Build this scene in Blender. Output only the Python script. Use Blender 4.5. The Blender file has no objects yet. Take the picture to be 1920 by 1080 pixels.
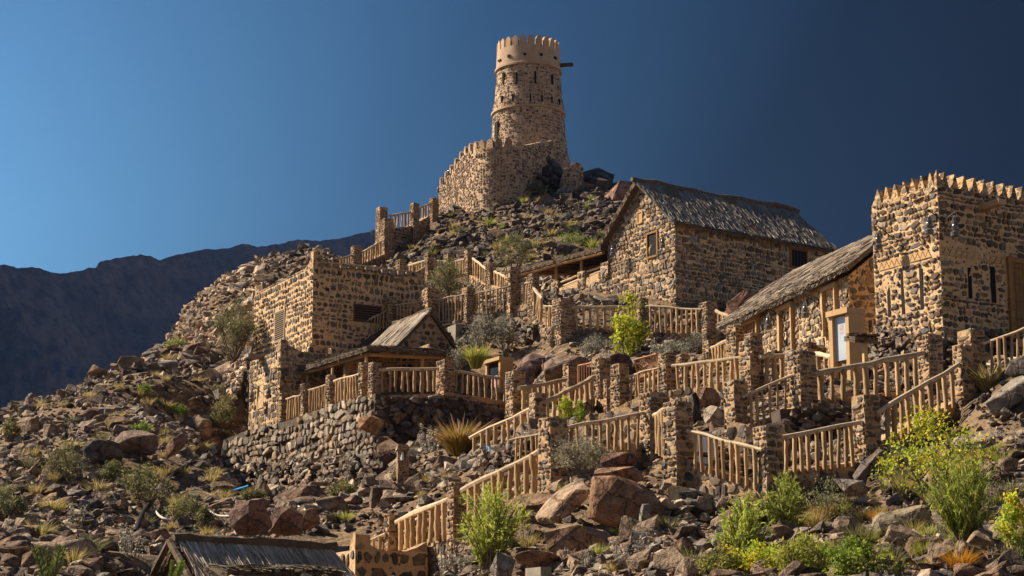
import bpy, bmesh, math, random
import numpy as np
from mathutils import Vector, Matrix, noise as mnoise

random.seed(7)
RNG = np.random.default_rng(11)
SC = bpy.context.scene
COL = SC.collection
rad = math.radians

# ------------------------------------------------------------------ camera
F = 3850.0                      # focal length in pixels of a 1920 px wide frame
PITCH = rad(12.0)
CP, SP = math.cos(PITCH), math.sin(PITCH)
CAMZ = 1.7
cam = bpy.data.cameras.new('camera')
cam.sensor_width = 36.0
cam.lens = 36.0 * F / 1920.0
cam.clip_start = 0.5
cam.clip_end = 20000
cam_ob = bpy.data.objects.new('camera', cam)
cam_ob.location = (0, 0, CAMZ)
cam_ob.rotation_euler = (math.pi / 2 + PITCH, 0, 0)
COL.objects.link(cam_ob)
SC.camera = cam_ob

# ------------------------------------------------------------------ light
SUN_AZ = rad(-71.0)             # clockwise from +Y: the sun stands left, a little behind the hill
SUN_EL = rad(39.5)
SUN = Vector((math.cos(SUN_EL) * math.sin(SUN_AZ), math.cos(SUN_EL) * math.cos(SUN_AZ), math.sin(SUN_EL)))
sun = bpy.data.lights.new('sun', 'SUN')
sun.energy = 5.0
sun.angle = rad(0.5)
sun.color = (1.0, 0.85, 0.64)
sun_ob = bpy.data.objects.new('sun', sun)
sun_ob.rotation_euler = (-SUN).to_track_quat('-Z', 'Y').to_euler()
COL.objects.link(sun_ob)

world = bpy.data.worlds.new('World')
SC.world = world
world.use_nodes = True
wn, wl = world.node_tree.nodes, world.node_tree.links
bg = wn['Background']
sky = wn.new('ShaderNodeTexSky')
sky.sky_type = 'NISHITA'
sky.sun_disc = False
sky.sun_elevation = SUN_EL
sky.sun_rotation = SUN_AZ
sky.altitude = 900
sky.air_density = 1.0
sky.dust_density = 0.3
sky.ozone_density = 2.0
# polarised sky: a deep dark band at right angles to the sun
tc = wn.new('ShaderNodeTexCoord')
dot = wn.new('ShaderNodeVectorMath'); dot.operation = 'DOT_PRODUCT'
dot.inputs[1].default_value = SUN
wl.new(tc.outputs['Generated'], dot.inputs[0])
mr = wn.new('ShaderNodeMapRange')
mr.inputs['From Min'].default_value = -1
mr.inputs['From Max'].default_value = 1
wl.new(dot.outputs['Value'], mr.inputs['Value'])
pr = wn.new('ShaderNodeValToRGB')
pr.color_ramp.interpolation = 'LINEAR'
els = pr.color_ramp.elements
def ramp_set(r, stops):
    e = r.color_ramp.elements
    while len(e) > 1:
        e.remove(e[-1])
    e[0].position = stops[0][0]; e[0].color = (*stops[0][1], 1)
    for p, c in stops[1:]:
        k = e.new(p); k.color = (*c, 1)
def cs(v): return (v + 1) / 2
ramp_set(pr, [(cs(-0.7), (.8, .8, .8)), (cs(-0.2), (.38, .38, .42)), (cs(0.14), (.005, .008, .012)), (cs(0.23), (.008, .014, .020)),
              (cs(0.33), (.044, .070, .087)), (cs(0.46), (.205, .335, .40)), (cs(0.60), (.55, .85, .92)), (cs(0.72), (.85, .95, 1.0)), (cs(0.85), (.9, .9, .9))])
wl.new(mr.outputs[0], pr.inputs[0])
mul = wn.new('ShaderNodeVectorMath'); mul.operation = 'MULTIPLY'
wl.new(sky.outputs[0], mul.inputs[0])
wl.new(pr.outputs[0], mul.inputs[1])
sepz = wn.new('ShaderNodeSeparateXYZ'); wl.new(tc.outputs['Generated'], sepz.inputs[0])
zr = wn.new('ShaderNodeValToRGB'); wl.new(sepz.outputs['Z'], zr.inputs[0])
ramp_set(zr, [(.17, (1.0, 1.0, 1.0)), (.24, (.93, .93, .93)), (.37, (.55, .58, .62)), (.7, (.95, .95, .95))])
mul2 = wn.new('ShaderNodeVectorMath'); mul2.operation = 'MULTIPLY'
wl.new(mul.outputs[0], mul2.inputs[0]); wl.new(zr.outputs[0], mul2.inputs[1])
wl.new(mul2.outputs[0], bg.inputs['Color'])
bg.inputs['Strength'].default_value = 0.070

SC.view_settings.view_transform = 'Standard'
SC.view_settings.look = 'None'
SC.view_settings.exposure = 1.08
SC.view_settings.gamma = 1.0
SC.render.engine = 'CYCLES'
SC.cycles.max_bounces = 6
SC.cycles.diffuse_bounces = 3
SC.cycles.volume_bounces = 0
SC.cycles.volume_max_steps = 64

# ------------------------------------------------------------------ helpers: space
def W(px, py, d):
    r = (px - 960) / F; u = (540 - py) / F
    return Vector((d * r, d * (CP - u * SP), CAMZ + d * (SP + u * CP)))
def proj(v):
    y, z = v[1], v[2] - CAMZ
    d = y * CP + z * SP
    return 960 + F * v[0] / d, 540 - F * (-y * SP + z * CP) / d, d
def zat(y, py):
    u = (540 - py) / F
    return CAMZ + y * (u * CP + SP) / (CP - u * SP)
class Frame:
    """corner of a building: +x runs along the shaded wall to the right, +y along the sunny wall to the left"""
    def __init__(s, px, py, d, rz):
        s.o = W(px, py, d); s.rz = rad(rz)
        s.X = Vector((math.cos(s.rz), math.sin(s.rz), 0)); s.Y = Vector((-math.sin(s.rz), math.cos(s.rz), 0))
    def w(s, x, y, z=0): return s.o + s.X * x + s.Y * y + Vector((0, 0, z))
    def _t(s, b, D, px):
        r = (px - 960) / F
        return (r * (b.y * CP + (b.z - CAMZ) * SP) - b.x) / (D.x - r * D.y * CP)
    def x_at(s, px, y=0, z=2): return s._t(s.w(0, y, z), s.X, px)
    def y_at(s, px, x=0, z=2): return s._t(s.w(x, 0, z), s.Y, px)
    def z_at(s, x, y, py): return zat(s.w(x, y).y, py) - s.o.z
    def local(s, v):
        q = v - s.o
        return q.dot(s.X), q.dot(s.Y), q.z
# ------------------------------------------------------------------ helpers: meshes
class MB:
    def __init__(s): s.bm = bmesh.new()
    def face_hull(s, pts, faces):
        vs = [s.bm.verts.new(p) for p in pts]
        for f in faces:
            try: s.bm.faces.new([vs[i] for i in f])
            except ValueError: pass
        return s
    def hexa(s, p):   # 4 bottom ccw, 4 top ccw
        return s.face_hull(p, [(3, 2, 1, 0), (4, 5, 6, 7), (0, 1, 5, 4), (1, 2, 6, 5), (2, 3, 7, 6), (3, 0, 4, 7)])
    def box(s, x0, x1, y0, y1, z0, z1):
        return s.hexa([(x0, y0, z0), (x1, y0, z0), (x1, y1, z0), (x0, y1, z0), (x0, y0, z1), (x1, y0, z1), (x1, y1, z1), (x0, y1, z1)])
    def prism(s, poly, vec):
        n = len(poly); v = Vector(vec)
        pts = [Vector(p) for p in poly] + [Vector(p) + v for p in poly]
        fs = [tuple(range(n))[::-1], tuple(range(n, 2 * n))] + [(i, (i + 1) % n, n + (i + 1) % n, n + i) for i in range(n)]
        return s.face_hull(pts, fs)
    def tube(s, pts, r, n=8, jit=0.0, cap=True):
        pts = [Vector(p) for p in pts]; rings = []
        rs = r if isinstance(r, (list, tuple)) else [r] * len(pts)
        for i, p in enumerate(pts):
            t = (pts[min(i + 1, len(pts) - 1)] - pts[max(i - 1, 0)]).normalized()
            a = t.cross(Vector((0, 0, 1)))
            if a.length < 0.1: a = t.cross(Vector((0, 1, 0)))
            a.normalize(); b = t.cross(a)
            rings.append([s.bm.verts.new(p + (a * math.cos(2 * math.pi * k / n) + b * math.sin(2 * math.pi * k / n)) * rs[i] * (1 + random.uniform(-jit, jit))) for k in range(n)])
        for A, B in zip(rings, rings[1:]):
            for k in range(n):
                s.bm.faces.new((A[k], A[(k + 1) % n], B[(k + 1) % n], B[k]))
        if cap:
            s.bm.faces.new(rings[0][::-1]); s.bm.faces.new(rings[-1])
        return s
    def lathe(s, prof, n=24, c=(0, 0, 0), a0=0):
        rings = []
        for r, z in prof:
            rings.append([s.bm.verts.new((c[0] + r * math.cos(a0 + 2 * math.pi * k / n), c[1] + r * math.sin(a0 + 2 * math.pi * k / n), c[2] + z)) for k in range(n)])
        for A, B in zip(rings, rings[1:]):
            for k in range(n):
                s.bm.faces.new((A[k], A[(k + 1) % n], B[(k + 1) % n], B[k]))
        s.bm.faces.new(rings[0][::-1]); s.bm.faces.new(rings[-1])
        return s
def link(name, me, mat, parent=None, loc=None, rz=0.0):
    o = bpy.data.objects.new(name, me)
    if mat: me.materials.append(mat)
    COL.objects.link(o)
    if parent: o.parent = parent
    if loc is not None: o.location = loc
    o.rotation_euler[2] = rz
    return o
SEED = [0]
FACES = {}
def build(name, mb, mat, parent=None, rough=None, loc=None, rz=0.0, smooth=38):
    bm = mb.bm
    bmesh.ops.recalc_face_normals(bm, faces=bm.faces[:])
    if rough:
        keepf = [([v.co.copy() for v in f.verts], f.normal.copy()) for f in bm.faces]
        seg, amp = rough
        SEED[0] += 1
        off = Vector((SEED[0] * 3.7, SEED[0] * 1.3, 0))
        co = np.array([v.co[:] for v in bm.verts])
        for ax in range(3):
            lo, hi = co[:, ax].min(), co[:, ax].max()
            n = int((hi - lo) / seg)
            for k in range(1, n + 1):
                p = [0, 0, 0]; p[ax] = lo + (hi - lo) * k / (n + 1)
                nn = [0, 0, 0]; nn[ax] = 1
                bmesh.ops.bisect_plane(bm, geom=bm.verts[:] + bm.edges[:] + bm.faces[:], plane_co=p, plane_no=nn, dist=1e-5)
        bm.normal_update()
        if smooth:
            for e in bm.edges:
                if len(e.link_faces) == 2 and e.calc_face_angle(0) > rad(smooth): e.smooth = False
        for v in bm.verts:
            v.co += mnoise.noise_vector(v.co * 1.7 + off) * amp + mnoise.noise_vector(v.co * 4.1 + off) * amp * 0.6
    elif smooth:
        for e in bm.edges:
            if len(e.link_faces) == 2 and e.calc_face_angle(0) > rad(smooth): e.smooth = False
    if smooth:
        for f in bm.faces: f.smooth = True
    me = bpy.data.meshes.new(name)
    bm.to_mesh(me); bm.free()
    o = link(name, me, mat, parent, loc, rz)
    if rough: FACES[o.name] = keepf
    return o
HOLES = {}
def lay_stones(o, hole_key, course, wmin, wmax, fill, hfill, proud, pal, skip=.0, jit=.12, mats=None, tilt=.10, mortar=None):
    """set real stones into the outer faces of a wall mesh, course by course; they become part of that mesh"""
    M3 = Matrix.Rotation(sum(q.rotation_euler[2] for q in (o, o.parent) if q), 3, 'Z')
    base = (o.parent.location if o.parent else Vector()) + (M3 @ o.location if o.parent else o.location)
    holes = HOLES.get(hole_key, [])
    VV = []; FF = []; CC = []; nb = 0
    for pts, nrm in FACES[o.name]:
        if abs(nrm.z) > .6: continue
        wn_ = M3 @ nrm
        cen = base + M3 @ (sum(pts, Vector()) / len(pts))
        if wn_.dot((Vector((0, 0, CAMZ)) - cen).normalized()) < -.35: continue
        u = Vector((0, 0, 1)).cross(nrm).normalized(); v = nrm.cross(u).normalized(); o3 = pts[0]
        P2 = [((p - o3).dot(u), (p - o3).dot(v)) for p in pts]
        us = [p[0] for p in P2]; vs = [p[1] for p in P2]
        def span(b):
            xs = []
            n = len(P2)
            for i in range(n):
                (x0, y0), (x1, y1) = P2[i], P2[(i + 1) % n]
                if (y0 <= b) != (y1 <= b): xs.append(x0 + (b - y0) / (y1 - y0) * (x1 - x0))
            return (min(xs), max(xs)) if len(xs) > 1 else None
        v0, v1 = min(vs), max(vs)
        nrow = max(1, round((v1 - v0) / course))
        hs = [random.choice((.6, .8, 1, 1, 1.15, 1.4)) * random.uniform(.9, 1.1) for _ in range(nrow)]
        k_ = (v1 - v0) / sum(hs); edges = [v0]
        for h_ in hs: edges.append(edges[-1] + h_ * k_)
        cells = []
        for b0_, b1_ in zip(edges, edges[1:]):
            lo, hi = span(b0_ + (b1_ - b0_) * .12), span(b1_ - (b1_ - b0_) * .12)
            if not lo or not hi: continue
            a0_, a1_ = max(lo[0], hi[0]), min(lo[1], hi[1])
            if a1_ - a0_ < wmin * .5: continue
            ws = []
            while sum(ws) < a1_ - a0_: ws.append(random.uniform(wmin, wmax) * random.choice((.5, .75, 1, 1, 1.35)))
            if len(ws) > 1 and sum(ws) - (a1_ - a0_) > ws[-1] * .6: ws.pop()
            kk = (a1_ - a0_) / sum(ws); q_ = a0_
            for w in ws:
                cells.append((q_ + w * kk / 2, (b0_ + b1_) / 2, w * kk, b1_ - b0_)); q_ += w * kk
        ph = random.uniform(0, 50)
        for cu, cv, w, hc in cells:
            if True:
                edge_ = min(cv - v0, v1 - cv) < hc
                cv += mnoise.noise(Vector((cu * .9 + ph, cv, 0))) * hc * (.0 if edge_ else .45)
                if random.random() < skip: continue
                if random.random() < .12 and hc > .15:      # two thin stones in one bed
                    hc *= .5; cv += random.choice((-1, 1)) * hc * .5
                sw, sh = w * fill * random.uniform(.84, 1.04) / 2, hc * hfill * random.uniform(.76, 1.1) / 2
                c3 = o3 + u * cu + v * cv
                bad = False
                for (ax, h0, h1, z0, z1) in holes:
                    q = c3.y if ax == 'y' else c3.x
                    if (abs(nrm.x) > .7) == (ax == 'y') and h0 - sw < q < h1 + sw and z0 - sh < c3.z < z1 + sh:
                        sw *= .5; sh *= .8
                        if h0 - sw < q < h1 + sw and z0 - sh < c3.z < z1 + sh: bad = True
                if bad: continue
                rot = random.gauss(0, tilt); cr, sr = math.cos(rot), math.sin(rot)
                pr = proud * random.uniform(.35, 1.3)
                tu, tv = random.uniform(-.5, .5), random.uniform(-.5, .5)
                ex = random.uniform(3.0, 9); K = random.choice((5, 6, 6, 7))
                ring = []; ph2 = random.uniform(0, 6.28)
                for k in range(K):
                    t_ = 2 * math.pi * (k + random.uniform(-.36, .36)) / K + ph2
                    c_, s_ = math.cos(t_), math.sin(t_)
                    r_ = (abs(c_) ** ex + abs(s_) ** ex) ** (-1 / ex) * (1.0 + .42 / K) * random.uniform(1 - jit * 1.5, 1 + jit)
                    ring.append((c_ * r_ * sw, s_ * r_ * sh))
                for f_, d_ in ((1.0, -.06), (.985, pr * .55), (.88, pr)):
                    for (x, y) in ring:
                        x2, y2 = x * f_, y * f_
                        dd = d_ + (pr * (tu * x2 / sw + tv * y2 / sh) * .55 if d_ > 0 else 0)
                        VV.append((c3 + u * (x2 * cr - y2 * sr) + v * (x2 * sr + y2 * cr) + nrm * dd)[:])
                VV.append((c3 + nrm * pr * random.uniform(.95, 1.25))[:])
                for r in range(2):
                    for k in range(K):
                        FF.append((nb + r * K + k, nb + r * K + (k + 1) % K, nb + (r + 1) * K + (k + 1) % K, nb + (r + 1) * K + k))
                for k in range(K): FF.append((nb + 2 * K + k, nb + 2 * K + (k + 1) % K, nb + 3 * K))
                col = Vector(pal[random.randrange(len(pal))]) * random.choice((.8, .9, 1, 1.1, 1.25, 1.45)) * random.uniform(.9, 1.1)
                CC += [col[:]] * (3 * K + 1); nb += 3 * K + 1
    if not VV: return
    me = o.data
    V0 = np.empty(len(me.vertices) * 3, np.float32); me.vertices.foreach_get('co', V0)
    n0 = len(me.vertices)
    polys = [tuple(p.vertices) for p in me.polygons]; np0 = len(polys)
    sharp = {tuple(sorted(e.vertices)) for e in me.edges if e.use_edge_sharp}
    m2 = bpy.data.meshes.new(me.name)
    m2.from_pydata(V0.reshape(-1, 3).tolist() + VV, [], polys + [tuple(i + n0 for i in f) for f in FF])
    sm = np.zeros(len(m2.polygons), bool); sm[:np0] = True
    m2.polygons.foreach_set('use_smooth', sm)
    mi = np.ones(len(m2.polygons), np.int32); mi[:np0] = 0
    m2.polygons.foreach_set('material_index', mi)
    for e in m2.edges:
        if tuple(sorted(e.vertices)) in sharp: e.use_edge_sharp = True
    at_ = m2.color_attributes.new('col', 'FLOAT_COLOR', 'POINT')
    c4 = np.ones((len(m2.vertices), 4), np.float32); c4[n0:, :3] = np.array(CC); at_.data.foreach_set('color', c4.ravel())
    m2.materials.append(mortar or M_MORTAR); m2.materials.append(M_STONE)
    o.data = m2; bpy.data.meshes.remove(me)
def tag(o, label=None, cat=None, group=None, kind=None):
    if label: o['label'] = label
    if cat: o['category'] = cat
    if group: o['group'] = group
    if kind: o['kind'] = kind
    return o
def thing(name, label, cat, loc, rz=0.0, group=None):
    o = bpy.data.objects.new(name, None)
    o.empty_display_size = 0.3
    COL.objects.link(o); o.location = loc; o.rotation_euler[2] = rz
    return tag(o, label, cat, group)
def np_mesh(name, V, Fc, mat, parent=None, col=None, flat=True, loc=None):
    """mesh from arrays: V (n,3), Fc (m,k)"""
    me = bpy.data.meshes.new(name)
    V = np.asarray(V, np.float32); Fc = np.asarray(Fc, np.int32)
    k = Fc.shape[1]
    me.vertices.add(len(V)); me.vertices.foreach_set('co', V.ravel())
    me.loops.add(Fc.size); me.loops.foreach_set('vertex_index', Fc.ravel())
    me.polygons.add(len(Fc)); me.polygons.foreach_set('loop_start', np.arange(0, Fc.size, k, dtype=np.int32))
    me.polygons.foreach_set('use_smooth', np.full(len(Fc), not flat))
    if col is not None:
        a = me.color_attributes.new('col', 'FLOAT_COLOR', 'POINT')
        c = np.ones((len(V), 4), np.float32); c[:, :3] = col
        a.data.foreach_set('color', c.ravel())
    me.update(calc_edges=True); me.validate()
    return link(name, me, mat, parent, loc)

# ------------------------------------------------------------------ materials
MATS = {}
class NT:
    def __init__(s, name):
        s.m = bpy.data.materials.new(name); s.m.use_nodes = True
        s.n, s.l = s.m.node_tree.nodes, s.m.node_tree.links
        s.b = s.n['Principled BSDF']
        s.b.inputs['Roughness'].default_value = 0.9
        s.b.inputs['Specular IOR Level'].default_value = 0.15
        s.tc = s.n.new('ShaderNodeTexCoord')
        MATS[name] = s.m
    def node(s, t, **kw):
        q = s.n.new(t)
        for k, v in kw.items():
            if k in q.inputs.keys(): s.put(q.inputs[k], v)
            else: setattr(q, k, v)
        return q
    def put(s, inp, v):
        if hasattr(v, 'links'): s.l.new(v, inp)
        else: inp.default_value = v
    def math(s, op, a, b=0.0, c=None):
        q = s.n.new('ShaderNodeMath'); q.operation = op
        s.put(q.inputs[0], a); s.put(q.inputs[1], b)
        if c is not None: s.put(q.inputs[2], c)
        return q.outputs[0]
    def vmath(s, op, a, b):
        q = s.n.new('ShaderNodeVectorMath'); q.operation = op
        s.put(q.inputs[0], a)
        if op == 'SCALE': s.put(q.inputs[3], b)
        else: s.put(q.inputs[1], b)
        return q.outputs[0]
    def noise(s, vec, scale, detail=3, rough=.55):
        q = s.node('ShaderNodeTexNoise', Scale=scale, Detail=detail, Roughness=rough)
        s.l.new(vec, q.inputs['Vector'])
        return q
    def ramp(s, fac, stops):
        q = s.n.new('ShaderNodeValToRGB'); ramp_set(q, stops); s.l.new(fac, q.inputs[0]); return q.outputs[0]
    def mix(s, fac, a, b, mode='MIX'):
        q = s.n.new('ShaderNodeMix'); q.data_type = 'RGBA'; q.blend_type = mode
        s.put(q.inputs[0], fac)
        for inp, v in ((q.inputs[6], a), (q.inputs[7], b)):
            if hasattr(v, 'links'): s.l.new(v, inp)
            else: inp.default_value = (*v, 1)
        return q.outputs[2]
    def sstep(s, v, lo, hi):
        q = s.node('ShaderNodeMapRange', interpolation_type='SMOOTHSTEP')
        s.put(q.inputs[0], v); s.put(q.inputs[1], lo); s.put(q.inputs[2], hi)
        return q.outputs[0]
    def bump(s, h, strength, dist):
        q = s.node('ShaderNodeBump', Strength=strength, Distance=dist); s.l.new(h, q.inputs['Height'])
        s.l.new(q.outputs[0], s.b.inputs['Normal'])

STONES_DARK = [(0, (.05, .047, .047)), (.2, (.12, .10, .082)), (.4, (.17, .115, .075)), (.55, (.075, .08, .09)), (.7, (.24, .18, .125)), (.85, (.13, .12, .115)), (1, (.20, .15, .11))]
STONES_WARM = [(0, (.09, .08, .078)), (.18, (.20, .15, .105)), (.35, (.15, .15, .155)), (.55, (.26, .175, .11)), (.75, (.16, .115, .08)), (.9, (.30, .24, .17)), (1, (.22, .19, .16))]
def masonry(name, size, flatz, gap, rnd, mortar, mortar2, stops, bump=0.8, dist=0.05, vary=0.06, warp=0.06, per_object=False, soft=0.05):
    t = NT(name)
    co = t.tc.outputs['Object']
    if per_object:
        oi = t.n.new('ShaderNodeObjectInfo')
        co = t.vmath('ADD', co, t.vmath('SCALE', (17.0, 31.0, 23.0), oi.outputs['Random']))
    wv = t.vmath('SUBTRACT', t.noise(co, 2.2, 3).outputs['Color'], (.5, .5, .5))
    wv2 = t.vmath('SUBTRACT', t.noise(co, 2.4 / size, 3, .65).outputs['Color'], (.5, .5, .5))
    p = t.vmath('ADD', co, t.vmath('SCALE', wv, warp * 2))
    p = t.vmath('ADD', p, t.vmath('SCALE', wv2, size * .42))
    p = t.vmath('MULTIPLY', p, (1 / size, 1 / size, flatz / size))
    p = t.vmath('ADD', p, (.5, .5, .5))
    p2 = t.vmath('MULTIPLY', p, (1.75, 1.75, 1.95))
    def vor(feature, q):
        v = t.node('ShaderNodeTexVoronoi', feature=feature, Scale=1.0, Randomness=rnd); t.l.new(q, v.inputs['Vector']); return v
    fine = t.noise(co, 9.0, 4, .6)
    big = t.noise(co, 0.45, 3)
    sel = t.sstep(t.noise(co, .38 / size, 2, .4).outputs[0], .47, .57)
    def stones(q, more):
        c = vor('F1', q); e_ = vor('DISTANCE_TO_EDGE', q)
        sp = t.n.new('ShaderNodeSeparateColor'); t.l.new(c.outputs['Color'], sp.inputs[0])
        th = t.math('MULTIPLY_ADD', t.math('SUBTRACT', sp.outputs[1], .5), vary * 2.4, gap + more)
        th = t.math('ADD', th, t.math('MULTIPLY', t.math('SUBTRACT', fine.outputs[0], .5), .22))
        th = t.math('ADD', th, t.math('MULTIPLY', t.math('SUBTRACT', t.noise(co, 1.1, 2).outputs[0], .5), .16))
        mm = t.sstep(t.math('SUBTRACT', e_.outputs['Distance'], th), -soft, soft)
        return mm, t.ramp(sp.outputs[0], stops), sp.outputs[2]
    ma, ca, ra = stones(p, 0.0)
    mb_, cb, rb = stones(p2, .03)
    def mixf(f, a_, b_):
        return t.math('ADD', a_, t.math('MULTIPLY', f, t.math('SUBTRACT', b_, a_)))
    m = mixf(sel, ma, mb_)
    stone = t.mix(sel, ca, cb)
    rr = mixf(sel, ra, rb)
    stone = t.mix(t.sstep(fine.outputs[0], .3, .75), t.mix(1.0, stone, (.55, .55, .57), 'MULTIPLY'), t.mix(1.0, stone, (1.5, 1.45, 1.35), 'MULTIPLY'))
    # mortar smeared over the faces of some stones
    smear = t.math('MULTIPLY', t.sstep(t.noise(co, 5.0, 4, .7).outputs[0], .50, .66), .55)
    stone = t.mix(smear, stone, mortar2)
    mo = t.mix(t.sstep(t.noise(co, 3.3, 4).outputs[0], .3, .7), mortar, mortar2)
    mo = t.mix(t.sstep(big.outputs[0], .35, .7), mo, t.mix(1.0, mo, (.78, .76, .74), 'MULTIPLY'))
    t.l.new(t.mix(m, mo, stone), t.b.inputs['Base Color'])
    h = t.math('ADD', t.math('MULTIPLY', m, t.math('MULTIPLY_ADD', rr, .55, .30)), t.math('MULTIPLY', fine.outputs[0], .6))
    h = t.math('ADD', h, t.math('MULTIPLY', t.noise(co, 28.0, 2).outputs[0], .16))
    t.bump(h, bump, dist)
    return t.m
MORT, MORT2 = (.56, .36, .19), (.42, .26, .135)
M_HOUSE = masonry('house_masonry', .40, 1.25, .085, .95, (.60, .41, .23), (.46, .30, .165), STONES_WARM, .9, .05)
M_LEFT = masonry('coursed_masonry', .40, 1.45, .19, .6, MORT, MORT2, STONES_DARK, .9, .045, .09, .05)
M_ANNEX = masonry('annex_masonry', .48, 1.1, .09, .95, MORT, MORT2, STONES_WARM, .8, .045)
M_TOWER = masonry('tower_masonry', .38, 1.5, .27, .9, (.50, .355, .235), (.38, .26, .17), [(0, (.05, .04, .035)), (.5, (.15, .10, .07)), (1, (.26, .18, .12))], 1.0, .07, .12)
M_PLASTER = masonry('tower_plaster', .7, 1.6, .5, .9, (.50, .36, .25), (.43, .30, .20), STONES_WARM, .35, .03, .05)
M_CASTLE = masonry('castle_masonry', .34, 1.6, .13, 1.0, (.62, .42, .225), (.50, .32, .16), STONES_DARK[:4] + [(.75, (.25, .20, .15)), (1, (.16, .15, .14))], 1.0, .05, .12)
M_PILLAR = masonry('pillar_masonry', .19, 1.7, .17, 1.0, (.50, .335, .19), (.38, .245, .135), STONES_DARK, 1.0, .035, .14, .05, True)
M_KERB = masonry('kerb_masonry', .33, 1.25, .12, .95, (.48, .325, .19), (.36, .24, .14), STONES_WARM, .9, .045, .08, .06, True)
M_HUTW = masonry('gable_masonry', .50, 1.2, .17, .85, (.46, .30, .165), (.36, .23, .125), STONES_DARK, .7, .04, .10)
M_PARA = masonry('parapet_masonry', .46, 1.15, .20, .85, (.58, .385, .20), (.46, .30, .155), STONES_DARK, .7, .04, .12, .08)
def mortar_mat(name, c1, c2, c3):
    t = NT(name)
    oi = t.n.new('ShaderNodeObjectInfo')
    co = t.vmath('ADD', t.tc.outputs['Object'], t.vmath('SCALE', (7.0, 3.0, 11.0), oi.outputs['Random']))
    n = t.noise(co, 1.3, 5, .6); n2 = t.noise(co, 7.0, 5, .65); n3 = t.noise(co, 30.0, 3)
    c = t.mix(t.sstep(n.outputs[0], .32, .68), c1, c2)
    c = t.mix(t.math('MULTIPLY', t.sstep(n2.outputs[0], .5, .68), .6), c, c3)
    t.l.new(c, t.b.inputs['Base Color'])
    vq = t.vmath('ADD', co, t.vmath('SCALE', n2.outputs['Color'], .12))
    vv = t.node('ShaderNodeTexVoronoi', feature='F1', Scale=9.0); t.l.new(vq, vv.inputs['Vector'])
    sp = t.n.new('ShaderNodeSeparateColor'); t.l.new(vv.outputs['Color'], sp.inputs[0])
    chip = t.math('MULTIPLY', t.sstep(vv.outputs['Distance'], .42, .30), t.sstep(sp.outputs[0], .52, .56))
    t.l.new(t.mix(chip, c, t.ramp(sp.outputs[1], [(0, (.10, .078, .062)), (.5, (.20, .14, .095)), (1, (.27, .21, .155))])), t.b.inputs['Base Color'])
    t.bump(t.math('ADD', t.math('ADD', n2.outputs[0], t.math('MULTIPLY', chip, .5)), t.math('MULTIPLY', n3.outputs[0], .3)), .9, .05)
    return t.m
M_MORTAR = mortar_mat('lime_mortar', (.64, .44, .25), (.52, .345, .185), (.36, .24, .14))
M_TOWERM = mortar_mat('tower_mortar', (.50, .36, .24), (.39, .275, .18), (.28, .19, .125))
M_MORTARD = mortar_mat('earth_mortar', (.50, .335, .19), (.38, .25, .14), (.26, .175, .105))
def simple(name, c1, c2, scale=6.0, bump=.3, dist=.01, rough=.85, stretch=None, spec=.15):
    t = NT(name); co = t.tc.outputs['Object']
    if stretch: co = t.vmath('MULTIPLY', co, stretch)
    n = t.noise(co, scale, 4, .6)
    t.l.new(t.mix(t.sstep(n.outputs[0], .3, .7), c1, c2), t.b.inputs['Base Color'])
    t.b.inputs['Roughness'].default_value = rough
    t.b.inputs['Specular IOR Level'].default_value = spec
    if bump: t.bump(n.outputs[0], bump, dist)
    return t.m
def wood(name, c1, c2, c3):
    t = NT(name)
    oi = t.n.new('ShaderNodeObjectInfo')
    co = t.vmath('ADD', t.tc.outputs['Object'], t.vmath('SCALE', (7.0, 3.0, 11.0), oi.outputs['Random']))
    n = t.noise(co, 4.0, 4, .6); n2 = t.noise(co, 22.0, 3, .6)
    c = t.mix(t.sstep(n.outputs[0], .3, .7), c1, c2)
    c = t.mix(t.sstep(n2.outputs[0], .55, .75), c, c3)
    hsv = t.node('ShaderNodeHueSaturation'); t.l.new(c, hsv.inputs['Color'])
    t.l.new(t.math('MULTIPLY_ADD', oi.outputs['Random'], .5, .75), hsv.inputs['Value'])
    t.l.new(hsv.outputs[0], t.b.inputs['Base Color'])
    t.b.inputs['Roughness'].default_value = .75
    t.bump(t.math('ADD', n.outputs[0], t.math('MULTIPLY', n2.outputs[0], .4)), .5, .02)
    return t.m
M_POST = wood('peeled_log', (.46, .30, .155), (.36, .225, .11), (.22, .135, .07))
M_RAIL = wood('weathered_rail', (.52, .40, .27), (.40, .29, .18), (.22, .155, .10))
M_BEAM = wood('palm_beam', (.36, .20, .075), (.27, .14, .05), (.14, .075, .03))
M_DOOR = wood('door_wood', (.30, .16, .06), (.24, .12, .045), (.12, .06, .025))
M_LATT = wood('lattice_wood', (.36, .165, .075), (.30, .13, .06), (.2, .085, .04))
M_SHUT = wood('shutter_wood', (.12, .07, .045), (.09, .05, .035), (.05, .03, .02))
M_SHUTL = wood('shutter_slat', (.34, .26, .19), (.28, .21, .15), (.2, .14, .1))
M_CORE = simple('rubble_core', (.11, .08, .06), (.06, .045, .035), 3.0, .8, .05)
M_OPENSHADE = simple('painted_opening_shade', (.012, .010, .009), (.02, .016, .013), bump=0)  # near-black colour painted in for the shade inside slits, windows and doorways
M_FRAME = simple('smooth_render', (.50, .325, .165), (.44, .28, .14), 3.0, .2, .01)
M_CONC = simple('concrete', (.30, .26, .20), (.22, .19, .15), 4.0, .3, .01)
M_IRON = simple('black_iron', (.02, .018, .017), (.035, .03, .028), 20, .1, .003, .5, spec=.5)
M_TIN = simple('lantern_tin', (.12, .11, .10), (.06, .056, .052), 12, .1, .003, .35, spec=.6)
M_GLASS = simple('lantern_glass', (.16, .15, .14), (.12, .115, .11), 5, 0, .003, .15, spec=.6)
M_PIPE = simple('black_pipe', (.010, .010, .011), (.016, .016, .018), 5, .1, .003, .8, spec=.12)
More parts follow.
